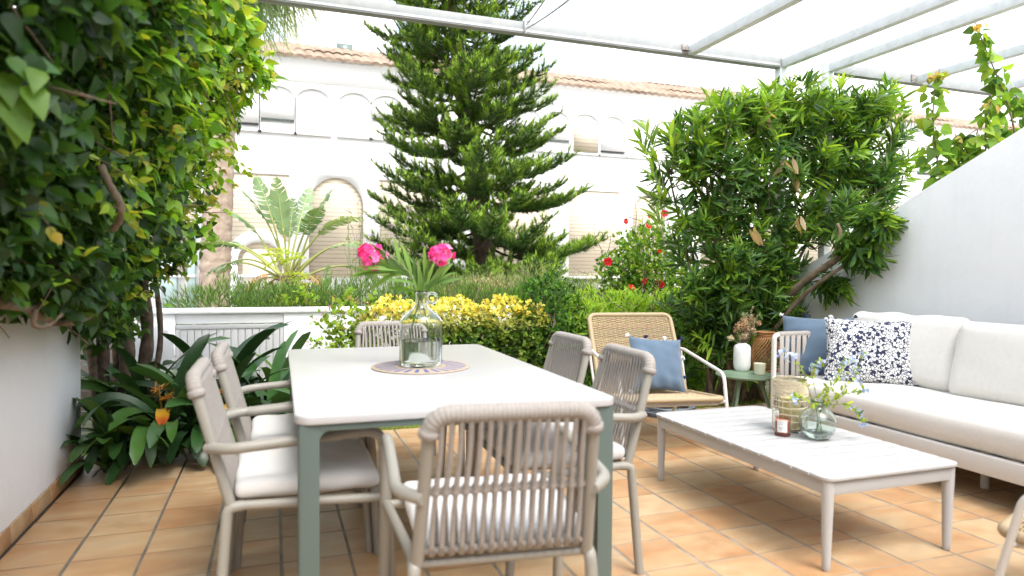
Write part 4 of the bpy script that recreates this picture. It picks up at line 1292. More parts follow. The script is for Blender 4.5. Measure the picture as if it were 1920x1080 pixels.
def lumps(pts, amp, freq, seed):
    r = np.random.default_rng(seed); s = np.zeros(len(pts))
    for k in range(6):
        w = r.normal(0, freq, 3); s += np.sin(pts @ w + r.random() * 6.28)
    return amp * s / 6 ** .5

def shell(n, centre, rad, seed, depth=.35, amp=.12, freq=5, p=2.4, zmin=None):
    """points scattered through the outer part of a lumpy superellipsoid, with outward normals"""
    r = np.random.default_rng(seed)
    d = nrm(r.normal(0, 1, (n, 3)))
    k = (np.abs(d) ** p).sum(1) ** (-1 / p)
    base = d * k[:, None]
    s = 1 + lumps(base * np.array(rad) , amp, freq, seed)
    t = 1 - depth * r.random(n) ** 1.6
    q = base * (s * t)[:, None]
    pts = q * np.array(rad) + np.array(centre)
    nn = nrm(base / np.array(rad))
    if zmin is not None:
        ok = pts[:, 2] > zmin; pts, nn, t = pts[ok], nn[ok], t[ok]
    return pts, nn, t

def bush(name, label, cat, blobs, kind, size, cols, n, mt=None, seed=1, up=.4, wid=1., group=None, depth=.4, jit=.2, stems=14, base=None, amp=.12, freq=6, topcol=None, droop=0, shoot=0, parent_extra=None, zmin=-.02):
    c0 = np.array(blobs[0][0]); org = (float(c0[0]), float(c0[1]), 0.0)
    o = empty(name, org, 0, label, cat, group)
    r = np.random.default_rng(seed)
    m = MB(); tot = sum(np.prod(b[1]) ** (2 / 3) for b in blobs)
    for i, (c, rad) in enumerate(blobs):
        k = int(n * np.prod(rad) ** (2 / 3) / tot)
        pts, nn, t = shell(k, np.array(c) - org, rad, seed * 13 + i, depth, amp, freq, zmin=zmin)
        if shoot:                                  # leaves set in rosettes at shoot tips
            k2 = len(pts); reps = shoot
            ax = nrm(nn + r.normal(0, .35, (k2, 3)) + np.array([0, 0, up]))
            P_ = np.repeat(pts, reps, 0); A_ = np.repeat(ax, reps, 0)
            P_ = P_ + A_ * (r.random((len(P_), 1)) * -size * .9)
            d = nrm(A_ * r.uniform(.25, 1.0, (len(P_), 1)) + rdir(len(P_), 0, r) * .75)
            d[:, 2] -= droop
            cc = np.repeat(pick(cols, k2, jit, r=r), reps, 0) * (1 + r.normal(0, .10, (len(P_), 1)))
            pz = P_[:, 2]
            nn_ = A_ + r.normal(0, .3, A_.shape)
            if topcol is not None:
                f = np.clip((pz - topcol[1]) / topcol[2], 0, 1)[:, None] ** 1.2 * (r.random((len(pz), 1)) < topcol[3])
                cc = cc * (1 - f) + pick(topcol[0], len(pz), .12, r=r) * f
            leaves(m, kind, P_, d, nn_, size * r.uniform(.65, 1.15, len(P_)), cc, wid)
        else:
            d = nrm(nn * .7 + rdir(len(pts), 0, r) * .8 + np.array([0, 0, up - droop]))
            cc = pick(cols, len(pts), jit, r=r)
            if topcol is not None:
                f = np.clip((pts[:, 2] - topcol[1]) / topcol[2], 0, 1)[:, None] ** 1.2 * (r.random((len(pts), 1)) < topcol[3])
                cc = cc * (1 - f) + pick(topcol[0], len(pts), .12, r=r) * f
            leaves(m, kind, pts, d, nn + r.normal(0, .5, nn.shape) + np.array([0, 0, .4]), size * r.uniform(.6, 1.2, len(pts)), cc, wid)
    build_leaf(m, 'foliage', o, mt)
    if stems:
        ms = MB()
        for k in range(stems):
            c, rad = blobs[k % len(blobs)]
            c = np.array(c) - org
            b = np.array([c[0] * .6 + r.normal(0, rad[0] * .25), c[1] * .6 + r.normal(0, rad[1] * .2), zmin if zmin < 0 else 0])
            if base is not None: b = np.array(base) - org + r.normal(0, .06, 3) * (1, 1, 0)
            e = c + r.normal(0, .42, 3) * rad + (0, 0, rad[2] * .35)
            md = (b + e) / 2 + r.normal(0, .08, 3)
            cv = curve([b, md, e], 6); ms.tube(cv, np.linspace(.011, .004, len(cv)), 6)
            for q in range(4):
                s = cv[r.integers(4, len(cv))]; f = s + r.normal(0, .45, 3) * rad * .6 + (0, 0, .1)
                ms.tube(curve([s, (s + f) / 2 + r.normal(0, .02, 3), f], 4), np.linspace(.005, .002, 9), 5)
        ms.build('stems', M_stem, o, ang=180)
    return o

G1 = [(.032, .085, .014), (.05, .125, .018), (.024, .062, .014), (.075, .16, .022)]      # dark greens
G2 = [(.09, .19, .025), (.13, .25, .03), (.065, .145, .022), (.17, .29, .04)]            # fresh greens
YG = [(.30, .40, .04), (.24, .35, .035), (.36, .42, .05)]                                # yellow greens

# the dense creeper over the left wall
def creeper():
    o = empty('creeper', (-1.05, 4.9, 0), 0, 'dense dark green creeper billowing over the left wall', 'climbing plant')
    r = np.random.default_rng(42)
    org = np.array([-1.05, 4.9, 0])
    def xs(y, z):
        prof = np.interp(z, [.6, .88, 1.1, 1.37, 1.86, 2.4, 2.9, 3.4, 4.0], [-.88, -.76, -.64, -.52, -.31, -.13, -.10, -.12, -.4])
        return prof - np.clip(4.5 - y, 0, 4) * .115 - np.clip(y - 4.6, 0, 2) * .9
    def bottom(y): return np.interp(y, [1, 2, 3, 4, 4.6, 5.2], [1.18, 1.16, 1.06, .95, .78, .66])
    m = MB()
    n = 30000
    y = r.uniform(1.1, 5.35, n); z = r.uniform(.6, 3.9, n)
    far = r.random(n)
    dep = r.random(n) ** 1.5 * .42
    pts = np.stack([xs(y, z), y, z], 1)
    lump = lumps(pts * (1, 1, 1), .085, 5.5, 3) + lumps(pts, .035, 14, 4)
    pts[:, 0] += lump - dep
    nn = np.stack([np.ones(n) * .8, -.25 + (y > 4.5) * .5, np.full(n, .35)], 1)
    ok = z > bottom(y) + lumps(pts, .05, 9, 8) + dep * .1
    ok &= pts[:, 0] > -1.7
    pts, nn, dep, y, z = pts[ok], nn[ok], dep[ok], y[ok], z[ok]
    k = len(pts)
    d = nrm(nn * .5 + rdir(k, 0, r) * .8 + np.array([.1, 0, -.55]))
    no = nn + r.normal(0, .45, (k, 3)) + np.array([0, -.1, .5])
    young_or_lit = np.clip((.30 - dep) / .22, 0, 1) * np.clip((y - 2.5 + .5 * (z - 2)) / 1.2, 0, 1) * np.clip((z - .9) / .9, .12, 1)  # backlight on the far half painted as yellow-green leaves, with young outer growth
    pr_ = (r.random(k) < young_or_lit * .95)[:, None]
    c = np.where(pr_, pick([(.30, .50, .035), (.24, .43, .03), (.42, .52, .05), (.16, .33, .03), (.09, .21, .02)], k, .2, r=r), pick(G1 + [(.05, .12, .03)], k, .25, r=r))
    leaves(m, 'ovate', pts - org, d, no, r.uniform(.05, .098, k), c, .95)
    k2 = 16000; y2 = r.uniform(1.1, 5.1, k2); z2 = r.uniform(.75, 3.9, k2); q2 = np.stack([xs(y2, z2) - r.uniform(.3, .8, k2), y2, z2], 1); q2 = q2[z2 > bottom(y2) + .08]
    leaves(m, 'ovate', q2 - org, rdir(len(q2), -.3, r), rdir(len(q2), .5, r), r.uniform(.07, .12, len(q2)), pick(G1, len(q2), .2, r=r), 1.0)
    for (u, v, s_) in ((20, 150, .11), (55, 160, .10), (12, 185, .12), (70, 130, .08), (35, 205, .10), (5, 135, .10)):
        leaves(m, 'ovate', np.array(P(u, v, y=2.05)[:])[None] - org, np.array([[.3, -.2, -.8]]) + r.normal(0, .35, (1, 3)), np.array([[.5, -.9, .4]]), s_, (.14, .27, .03), 1.0)
    # shoots that reach out at the right edge
    ms = MB()
    for i in range(150):
        yy = r.uniform(4.2, 5.2) if i % 3 else r.uniform(2.5, 4.4); zz = r.uniform(1.0, 3.5)
        b = np.array([xs(yy, zz) - .05, yy, zz])
        L = r.uniform(.08, .24); dr_ = nrm(np.array([1, r.normal(0, .3), r.normal(.15, .45)]))
        e = b + dr_ * L + np.array([0, 0, -.3 * L])
        cv = curve([b, (b + e) / 2 + (0, 0, .02), e], 5); ms.tube(cv - org, np.linspace(.0025, .001, len(cv)), 4)
        nl = int(L / .018); ii = r.integers(0, len(cv), nl)
        leaves(m, 'ovate', cv[ii] - org, nrm(rdir(nl, -.4, r) + dr_ * .6), rdir(nl, .8, r), r.uniform(.032, .062, nl), pick([(.30, .46, .04), (.40, .50, .06), (.18, .34, .03), (.42, .38, .06)], nl, .15, r=r))
    # low fringe hanging under the crown
    for i in range(60):
        yy = r.uniform(2.0, 5.0); b = np.array([xs(yy, bottom(yy) + .1) - r.random() * .25, yy, bottom(yy) + .10])
        nl = 9; leaves(m, 'ovate', b - org + r.normal(0, .04, (nl, 3)) - (0, 0, .05), rdir(nl, -1, r), rdir(nl, .3, r), r.uniform(.04, .07, nl), pick(G1 + [(.08, .18, .02)], nl, .2, r=r))
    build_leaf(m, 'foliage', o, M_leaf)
    # a few pink bracts
    mp = MB()
    for (u, v) in ((357, 96), (352, 100)):
        p = np.array(P(u, v, y=4.1)[:]) - org
        leaves(mp, 'oval', p + r.normal(0, .008, (4, 3)), rdir(4, 0, r), rdir(4, 0, r), .035, (.75, .02, .12), 1.6)
    build_leaf(mp, 'bract', o, M_petal)
    # inner mass of woody twigs
    for k in range(420):
        yy = r.uniform(1.4, 5.1); zz = r.uniform(1.0, 3.6)
        a = np.array([xs(yy, zz) - r.uniform(.08, .35), yy, zz]); d_ = nrm(r.normal(0, 1, 3) * (.5, 1.2, 1))
        cv = curve([a, a + d_ * .15 + r.normal(0, .03, 3), a + d_ * .36], 4); ms.tube(cv - org, np.linspace(.007, .002, len(cv)), 5)
    ms.build('twigs', M_stem, o, ang=180)
    mt_ = MB()
    def br(pix, ys, r0, r1):
        c = curve([np.array(P(u, v, y=yy)[:]) - org for (u, v), yy in zip(pix, ys)], 8)
        mt_ = MB(); mt_.tube(c + lumps(c, .006, 30, 5)[:, None] * np.ones(3), np.linspace(r0, r1, len(c)) * (1 + .12 * np.sin(np.arange(len(c)) * 1.7)), 9)
        mt_.build('branch', M_stem, o, ang=180)
    br([(190, 310), (212, 350), (228, 385), (226, 410), (210, 432)], [3.0, 2.98, 2.96, 2.98, 3.05], .016, .013)
    br([(0, 565), (60, 585), (130, 605), (170, 590), (215, 560)], [2.9, 3.1, 3.4, 3.6, 3.9], .020, .012)
    br([(60, 585), (62, 612), (90, 610), (118, 588)], [3.0, 3.0, 3.05, 3.1], .011, .006)
    br([(20, 575), (100, 575), (160, 600), (240, 575)], [3.2, 3.4, 3.8, 4.4], .014, .010)
    br([(120, 180), (135, 175), (170, 180)], [2.6, 2.6, 2.6], .009, .007)
    br([(208, 20), (215, 60), (228, 115)], [3.0, 3.0, 3.0], .012, .008)
    mt_ = MB()
    for (x, y_, r0, lean) in ((-1.0, 4.92, .045, -.03), (-.93, 4.98, .055, .03), (-.86, 5.04, .05, .07), (-.98, 5.1, .04, 0), (-1.03, 4.86, .03, -.06), (-.80, 4.95, .022, .10)):
        c = curve([(x, y_, -.1), (x + lean * .4 + r.normal(0, .01), y_ + .01, .35), (x + lean, y_, .75), (x + lean * 1.2 - .05, y_ - .1, 1.3)], 9) - org
        mt_.tube(c, np.linspace(r0, r0 * .7, len(c)) * (1 + .08 * np.sin(np.arange(len(c)) * 1.3)), 12)
    mt_.build('trunk', M_bark, o, ang=180)
creeper()

# strap-leaved plants
def blade(m, b, az, L, w, e0, droop, col, n=12, twist=0):
    s = np.linspace(0, 1, n)
    el = e0 - droop * s ** 1.5
    dx = np.cos(el) * L / n; dz = np.sin(el) * L / n
    hx = np.concatenate([[0], np.cumsum(dx)[:-1]]); hz = np.concatenate([[0], np.cumsum(dz)[:-1]])
    ww = w * np.interp(s, [0, .15, .5, .8, .93, 1], [.55, .7, 1, .95, .72, .12])
    ca, sa = cos(az), sin(az)
    side = np.array([-sa, ca, 0])
    up = np.stack([-np.sin(el) * ca, -np.sin(el) * sa, np.cos(el)], 1)
    c = np.stack([b[0] + hx * ca, b[1] + hx * sa, b[2] + hz], 1)
    tw = twist * s
    sd = side[None] * np.cos(tw)[:, None] + up * np.sin(tw)[:, None]
    V = []
    for i in range(n):
        V += [c[i] - sd[i] * ww[i] / 2 + up[i] * ww[i] * .13, c[i], c[i] + sd[i] * ww[i] / 2 + up[i] * ww[i] * .13]
    F = []
    for i in range(n - 1):
        a = 3 * i; F += [(a, a + 1, a + 4, a + 3), (a + 1, a + 2, a + 5, a + 4)]
    cc = np.repeat(np.array(col)[None] if np.ndim(col) == 1 else np.asarray(col), 3 * n if np.ndim(col) == 1 else 3, 0)
    m.add(V, F, cc)
def clivia(x, y, label, n, seed, h=.55, orange=0):
    n = int(n * .8); h *= 1.12
    r = np.random.default_rng(seed)
    o = empty('strap_leaved_plant', (x, y, 0), 0, label, 'plant', 'dark strap-leaved plants by the left wall')
    m = MB()
    for k in range(n):
        az = r.random() * 2 * pi; inner = r.random()
        L = r.uniform(.38, .62) * h / .55
        e0 = R(88 - 50 * inner - r.uniform(0, 8)); dr_ = R(r.uniform(30, 80) + 75 * inner)
        col = np.array([(.024, .068, .016), (.036, .095, .022), (.055, .13, .025), (.018, .05, .015)][r.integers(4)]) * r.uniform(.8, 1.25)
        if r.random() < .10: col = np.array((.10, .20, .03))
        b = (r.normal(0, .05), r.normal(0, .05), r.uniform(.0, .10))
        blade(m, b, az, L, r.uniform(.066, .090), e0, dr_, col, 14, r.normal(0, .5))
    m.build('leaf_blades', M_thick, o, ang=180)
    if orange:
        m = MB()
        for k in range(orange):
            az = r.uniform(-1.7, -1.1); s = np.linspace(0, 1, 12)[:, None]
            col = np.array((.12, .18, .02)) * (1 - s) + np.array((.60, .30, .02)) * s
            col = np.where(s > .85, np.array((.45, .10, .02)), col)
            blade(m, (.10 * cos(az), .10 * sin(az), .24), az, r.uniform(.36, .42), .060, R(60), R(135), col, 12, .3)
        m.build('withered_leaf', M_thick, o, ang=180)
        m = MB()
        for k in range(2):
            a = r.uniform(-2, -.8); tp = np.array([.12 * cos(a), .12 * sin(a), .42 + .05 * k])
            m.tube(curve([(0, 0, .1), tp * (.5, .5, .6), tp], 5), .006, 6, col=(.35, .22, .05))
            leaves(m, 'thin', tp + r.normal(0, .01, (26, 3)), rdir(26, .2, r), rdir(26, 0, r), .05, pick([(.55, .24, .03), (.40, .16, .03), (.60, .36, .08)], 26, r=r), 2.2)
        m.build('dried_blossom', M_leafm, o, ang=180)
    return o
clivia(-.88, 4.42, 'dark strap-leaved plant hugging the end of the left wall and its skirting', 34, 1, .52)
clivia(-.62, 4.62, 'dark strap-leaved plant with a withered orange flower head, nearest to the left dining chairs', 46, 2, .66, 2)
clivia(-.78, 4.90, 'dark strap-leaved plant rising in front of the brown creeper trunks', 44, 3, .84)
clivia(-.36, 4.66, 'dark strap-leaved plant with a yellow and orange dying leaf, drooping onto the tiles', 48, 4, .66, 1)
clivia(-.38, 5.25, 'dark strap-leaved plant with tall upright leaves before the slatted gate', 44, 5, .88)
clivia(-.06, 4.95, 'dark strap-leaved plant seen between the armrests of the left dining chairs', 44, 6, .70)
clivia(.02, 5.45, 'dark strap-leaved plant at the foot of the gate, its leaf tips above the table edge', 36, 7, .66)

# lawn grass
m = MB(); n = 46000
gx = rng.uniform(-1.2, 4.6, n); gy = EDGE_Y + .004 + rng.random(n) ** 1.5 * 1.35
leaves(m, 'thin', np.stack([gx, gy, np.full(n, -.032)], 1), rdir(n, 1.3) * np.array([1, 1, 1]), rdir(n), rng.uniform(.03, .065, n), pick([(.20, .30, .04), (.28, .36, .06), (.13, .22, .03), (.40, .36, .16)], n), 2.0)
o = build_leaf(m, 'lawn_grass', None); tag(o, 'strip of short green lawn grass along the edge of the tiles', 'grass', kind='stuff')

# hedges and shrubs beyond the lawn
bush('low_hedge', 'fine-leaved dark green hedge running along the top of the low white wall', 'hedge',
     [((x, 7.05 + .05 * (i % 2), .72), (.42, .30, .32)) for i, x in enumerate(np.arange(-.50, 3.2, .46))], 'thin', .085, [(.09, .18, .035), (.13, .23, .05), (.06, .12, .03), (.18, .27, .07)], 34000, seed=3, up=.75, wid=1.5, amp=.16, stems=18, freq=9, zmin=.1)
bush('yellow_shrub', 'clipped shrub with bright yellow leaf tips behind the dining table', 'shrub',
     [((1.05, 6.12, .60), (.38, .26, .31)), ((1.55, 6.05, .50), (.45, .34, .42)), ((2.10, 6.0, .48), (.42, .34, .44)), ((1.75, 6.0, .35), (.55, .3, .34))], 'oval', .042,
     [(.07, .13, .02), (.12, .20, .025), (.045, .10, .018), (.17, .24, .035)], 4400, seed=4, up=.5, wid=1.35, shoot=6, depth=.22, amp=.13, freq=8, topcol=([(.72, .63, .14), (.74, .68, .26), (.60, .55, .09)], .63, .20, .88), stems=20)
bush('round_shrub', 'dark green round-leaved shrub standing tall between the yellow shrub and the pale hedge', 'shrub',
     [((2.52, 6.08, .72), (.33, .3, .42)), ((2.62, 6.0, .40), (.3, .3, .4))], 'oval', .040, [(.05, .14, .02), (.08, .20, .025), (.035, .10, .018), (.12, .26, .035)], 1700, seed=5, up=.7, wid=1.2, shoot=5, depth=.3, amp=.12, freq=9, mt=M_leaf, stems=16)
bush('lance_leaved_hedge', 'light green hedge of narrow pointed leaves behind the rattan chair', 'hedge',
     [((x, 6.02, .50), (.40, .36, .50)) for x in (2.98, 3.38, 3.80, 4.20)], 'lance', .105, [(.15, .29, .03), (.21, .36, .04), (.10, .21, .025)], 2000, seed=6, up=.7, wid=1.1, shoot=5, depth=.25, amp=.10, freq=8,
     topcol=([(.34, .52, .06), (.40, .55, .08)], .60, .25, .85), stems=16)
bush('feathery_shrub', 'pale feathery shrub in seed behind the round dark shrub', 'shrub',
     [((x, 7.6 + .1 * (i % 2), .70 + .06 * sin(i * 2)), (.5, .4, .46)) for i, x in enumerate((2.35, 2.95, 3.6, 4.2))], 'thin', .095, [(.22, .32, .10), (.31, .38, .15), (.15, .24, .06), (.40, .40, .22)], 17000, seed=7, up=.6, wid=.8, amp=.18, depth=.5, freq=8, stems=24)
bush('seeding_grass', 'dried beige seed stalks in front of the conifer trunk', 'grass clump',
     [((2.25, 7.35, .92), (.42, .3, .22)), ((1.85, 7.4, .85), (.35, .3, .22))], 'oval', .034, [(.42, .34, .20), (.52, .44, .28), (.30, .26, .14), (.36, .36, .2)], 2400, seed=8, up=.9, wid=.8, amp=.22, depth=.6, freq=10, stems=40, base=(2.1, 7.35, .1))
hb = bush('hibiscus_shrub', 'leafy green hibiscus with scattered red flowers left of the big oleander', 'shrub',
     [((4.05, 6.75, 1.32), (.46, .38, .50)), ((4.15, 6.6, .85), (.5, .35, .5)), ((3.72, 6.8, 1.15), (.28, .28, .30))], 'ovate', .062, [(.11, .22, .025), (.17, .30, .035), (.06, .14, .02), (.24, .36, .05)], 3600, seed=9, up=.3, amp=.16, depth=.45, freq=8, stems=22, mt=M_leafm)
r = np.random.default_rng(77)
for (u, v, s) in ((1171, 415, .045), (1215, 408, .04), (1246, 402, .055), (1214, 427, .045), (1141, 490, .06), (1206, 525, .05), (1240, 531, .06), (1183, 541, .05), (1236, 470, .03)):
    p = np.array(P(u, v, y=6.38)[:]) - np.array(hb.location[:])
    m = MB(); ax = nrm(np.array([r.normal(0, .5), -.8, r.normal(.2, .4)])); t1 = nrm(np.cross(ax, r.normal(0, 1, 3))); t2 = np.cross(ax, t1)
    an = np.arange(5) * 2 * pi / 5 + r.random()
    leaves(m, 'oval', np.tile(p, (5, 1)), np.cos(an)[:, None] * t1 + np.sin(an)[:, None] * t2 + ax * .8, np.tile(ax, (5, 1)), s, pick([(.70, .02, .03), (.62, .02, .06)], 5, .1, r=r), 1.9)
    m.tube([p, p + ax * s], [.002, .004], 5, col=(.75, .5, .05)); m.build('red_flower', M_petal, hb, ang=180)

# climbing lantana in front of the garden wall
def sprawl(name, label, cat, stems, leafsize, cols, nper, seed, flowers=None, kind='ovate', r0=.003, wid=.95):
    r = np.random.default_rng(seed); org = np.array(stems[0][0]) * (1, 1, 0)
    o = empty(name, tuple(org), 0, label, cat)
    ms = MB(); ml = MB(); mf = MB()
    for s in stems:
        c = curve(s, 7) - org; ms.tube(c, np.linspace(r0, r0 * .4, len(c)), 5)
        k = int(nper * np.linalg.norm(np.diff(c, axis=0), axis=1).sum())
        ii = r.integers(2, len(c), k)
        P_ = c[ii] + r.normal(0, leafsize * .35, (k, 3))
        leaves(ml, kind, P_, rdir(k, -.1, r), rdir(k, .7, r), leafsize * r.uniform(.6, 1.2, k), pick(cols, k, .18, r=r), wid)
        if flowers:
            leaves(mf, 'oval', c[-1] + r.normal(0, .012, (12, 3)), rdir(12, 0, r), rdir(12, .5, r), .014, pick(flowers, 12, r=r), 1.3)
    ms.build('stems', M_greenstem, o, ang=180); build_leaf(ml, 'foliage', o)
    if flowers: build_leaf(mf, 'blossom', o, M_petal)
    return o
r = np.random.default_rng(50)
S = []
for (u, v) in ((578, 642), (600, 640), (590, 600), (618, 575), (640, 585), (655, 560), (672, 590), (648, 615), (628, 560), (668, 565), (690, 570), (700, 600), (612, 655), (640, 660), (606, 590)):
    e = np.array(P(u, v, y=6.0 + r.normal(0, .08))[:]); b = np.array([.72 + r.normal(0, .06), 6.1, -.02])
    md = b * .45 + e * .55 + np.array([r.normal(0, .04), 0, .10]); S.append([b, md, e])
sprawl('lantana_shrub', 'loose light green shrub with tiny pink buds sprawling in front of the low wall', 'shrub', S, .058, [(.24, .36, .04), (.32, .42, .06), (.15, .27, .03)], 55, 51, [(.60, .12, .20), (.7, .3, .3)])
S = []
for u in (545, 560, 592, 640, 655, 700, 765):
    b = np.array(P(u, 575, y=6.85)[:]); e = np.array(P(u + r.normal(0, 6), 545 + r.uniform(-8, 14), y=6.8)[:]); S.append([b - (0, 0, .12), (b + e) / 2 + (.02, 0, 0), e])
sprawl('hedge_climber', 'light green climbing shoots standing before the fine-leaved hedge', 'climbing plant', S, .06, [(.20, .34, .04), (.28, .40, .05)], 110, 52)
# airy purple-flowered stems
S = []
for k in range(34):
    u = r.uniform(640, 800); v = r.uniform(372, 500)
    b = np.array(P(700 + (u - 720) * .5, 540, y=8.0)[:]) - (0, 0, .2); e = np.array(P(u, v, y=8.0 + r.normal(0, .2))[:]); S.append([b, (b + e) / 2 + r.normal(0, .04, 3), e])
sprawl('airy_flower_shrub', 'airy shrub of thin stems with small purple flowers left of the conifer', 'shrub', S, .045, [(.25, .30, .10), (.35, .33, .16), (.18, .24, .07)], 20, 53, [(.34, .18, .55), (.5, .35, .7), (.6, .5, .35)], kind='lance', r0=.0035, wid=1.4)
# fern-leaved yellow green plant under the banana-like plant
def fern(name, label, x, y, z0, fronds, seed, cols, L=.5):
    r = np.random.default_rng(seed); o = empty(name, (x, y, 0), 0, label, 'plant')
    m = MB(); ms = MB()
    for k in range(fronds):
        az = r.random() * 2 * pi; b = np.array([r.normal(0, .12), r.normal(0, .1), z0 + r.uniform(-.3, .35)])
        l = L * r.uniform(.6, 1.1); e0 = r.uniform(.2, 1.0)
        pts = [b + np.array([cos(az) * l * t, sin(az) * l * t, l * t * e0 - .5 * l * t * t]) for t in np.linspace(0, 1, 16)]
        ms.tube(pts, .003, 4)
        c = np.array(pts)
        for sgn in (-1, 1):
            sd = np.array([-sin(az), cos(az), 0]) * sgn
            ii = np.arange(2, 16); n_ = len(ii) * 4
            P_ = np.repeat(c[ii], 4, 0) + sd * np.tile(np.array([0, .035, .07, .10]), len(ii))[:, None]
            leaves(m, 'oval', P_, sd + r.normal(0, .5, (n_, 3)) + nrm(c[-1] - c[0]) * .5, np.tile((0, 0, 1.), (n_, 1)) + r.normal(0, .3, (n_, 3)), .042 * r.uniform(.7, 1.1, n_), pick(cols, n_, .12, r=r), .9)
    ms.build('stems', M_greenstem, o, ang=180); build_leaf(m, 'fronds', o)
    return o
p = P(545, 520, y=7.9)
fern('feathery_plant', 'yellow-green feathery plant below the banana-like leaves', p.x, 7.9, 1.0, 13, 60, [(.34, .44, .05), (.26, .38, .04), (.45, .48, .06)], .34)

# banana-like plant (giant bird of paradise)
def paddle(m, ms, base, tip_dir, Lp, Ll, w, droop, cols, r, tear=.3, n=26):
    """petiole plus a torn paddle leaf; base point, start direction"""
    d = nrm(np.array(tip_dir, float))
    pts = [np.array(base, float)]; nseg = 34; L = Lp + Ll
    for i in range(nseg):
        t = i / nseg
        d = nrm(d + np.array([0, 0, -droop * t * 1.6 / nseg * 2]) + 0)
        pts.append(pts[-1] + d * L / nseg)
    pts = np.array(pts); k0 = int(nseg * Lp / L)
    ms.tube(pts[:k0 + 3], np.linspace(.022, .009, k0 + 3), 7, col=(.34, .36, .10))
    ms.tube(pts[k0:], np.linspace(.009, .002, len(pts) - k0), 5, col=(.42, .46, .16))
    seg = np.linspace(k0, nseg, n * 2 + 1)
    q = np.stack([np.interp(seg, np.arange(nseg + 1), pts[:, k]) for k in range(3)], 1)
    T = nrm(np.gradient(q, axis=0)); S_ = nrm(np.cross(T, np.array([0, 0, 1.]) + r.normal(0, .25, 3))); U = np.cross(S_, T)
    col = np.array(cols[r.integers(len(cols))])
    for sgn in (-1, 1):
        i = 0
        while i < n * 2:
            stp = r.integers(2, 7); j = min(i + stp, n * 2)
            gapf = .0 if r.random() > tear else .22
            V = []; F = []
            for kk, ii in enumerate((i, j)):
                t = ii / (n * 2)
                ww = w * (np.sin(pi * min(1, t * .93 + .07)) ** .55) * (1 - .12 * t)
                fwd = .32 + .25 * t
                hang = -.10 - .35 * r.random() * tear * 2
                root = q[ii]
                if kk == 1: root = root - T[ii] * gapf * .02
                for s in (0, .33, .66, 1.0):
                    sh = (-1 if kk else 1) * gapf * s * .05
                    V.append(root + (S_[ii] * sgn * s + T[ii] * (fwd * s * s) + U[ii] * (.10 * s + hang * s * s)) * ww + T[ii] * sh)
            for s in range(3):
                F.append((s, s + 1, 4 + s + 1, 4 + s))
            m.add(V, F, tuple(col * r.uniform(.85, 1.15)))
            i = j
def strelitzia():
    o = empty('banana_like_plant', (.175, 9.0, 0), 0, 'tall banana-like plant with torn paddle leaves in front of the arched shutter', 'plant')
    r = np.random.default_rng(14); m = MB(); ms = MB(); md = MB()
    b0 = np.array([0, 0, 1.02])
    spec = [(-.62, 1.05, .55, .9, .6), (-.30, 1.35, .5, .75, .35), (-.05, 1.5, .45, .85, .15), (.18, 1.45, .45, .85, .15), (.40, 1.15, .5, .8, .45), (.65, .95, .5, .8, .7), (.75, .7, .5, .75, .8), (.9, .48, .5, .7, .75),
            (-.85, .85, .5, .7, .75), (-.95, .55, .5, .7, .8), (-.7, .42, .45, .6, .8), (.1, 1.2, .4, .6, .2), (-.45, 1.2, .5, .65, .5), (-.75, .7, .5, .7, .7), (.55, 1.3, .5, .6, .5), (.85, .8, .55, .65, .7), (-.2, 1.45, .4, .7, .2)]
    for k, (x, z, Lp, Ll, dr_) in enumerate(spec):
        x = x * .9
        dirv = np.array(L_(x, z, r.normal(0, .35)))
        paddle(m, ms, b0 + r.normal(0, .025, 3), dirv, Lp * 1.5, Ll * .80, .125, dr_ * 1.35, [(.20, .31, .15), (.26, .37, .19), (.15, .26, .12)], r, .55)
    m.build('paddle_leaves', mat('paddle_leaf', (1, 1, 1), .38, spec=.55, attr=True, transl=.38), o, ang=180)
    ms.build('leaf_stalks', mat('leaf_stalk', (1, 1, 1), .5, attr=True), o, ang=180)
    for k, (x, z) in enumerate([(-.9, .55), (.75, .5), (.55, .3), (-.5, .15), (.35, .1), (-.95, .42), (.95, .35)]):
        paddle(md, md, b0, np.array(L_(x, z, r.normal(0, .3))), .25, .50, .09, 2.6, [(.38, .22, .10), (.50, .26, .10), (.26, .15, .08), (.72, .32, .10)], r, .9)
    for k in range(90):
        a = r.random() * 6.28; b = np.array([r.normal(0, .05), r.normal(0, .05), r.uniform(.7, 1.15)])
        blade(md, b, a, r.uniform(.12, .34), .02, r.uniform(-.6, 1.1), r.uniform(.3, 1.6), np.array((.20, .13, .08)) * r.uniform(.6, 1.6), 6)
    md.build('withered_leaves', mat('withered_leaf', (1, 1, 1), .8, attr=True, transl=.25), o, ang=180)
    m = MB(); m.tube([(0, 0, -.1), (.01, 0, .5), (0, 0, 1.1)], [.13, .11, .09], 14); m.build('trunk', M_bark, o, ang=180)
strelitzia()
# small young leaf to its right
o = empty('young_banana_leaf', (P(600, 520, y=8.4).x, 8.4, 0), 0, 'single small split leaf right of the banana-like plant', 'plant')
r = np.random.default_rng(5); m = MB(); ms = MB()
paddle(m, ms, (0, 0, .75), L_(.15, .8), .18, .32, .10, .3, [(.22, .36, .12)], r, .7)
m.build('leaf_blade', M_leafm, o, ang=180); ms.build('leaf_stalk', M_greenstem, o, ang=180)

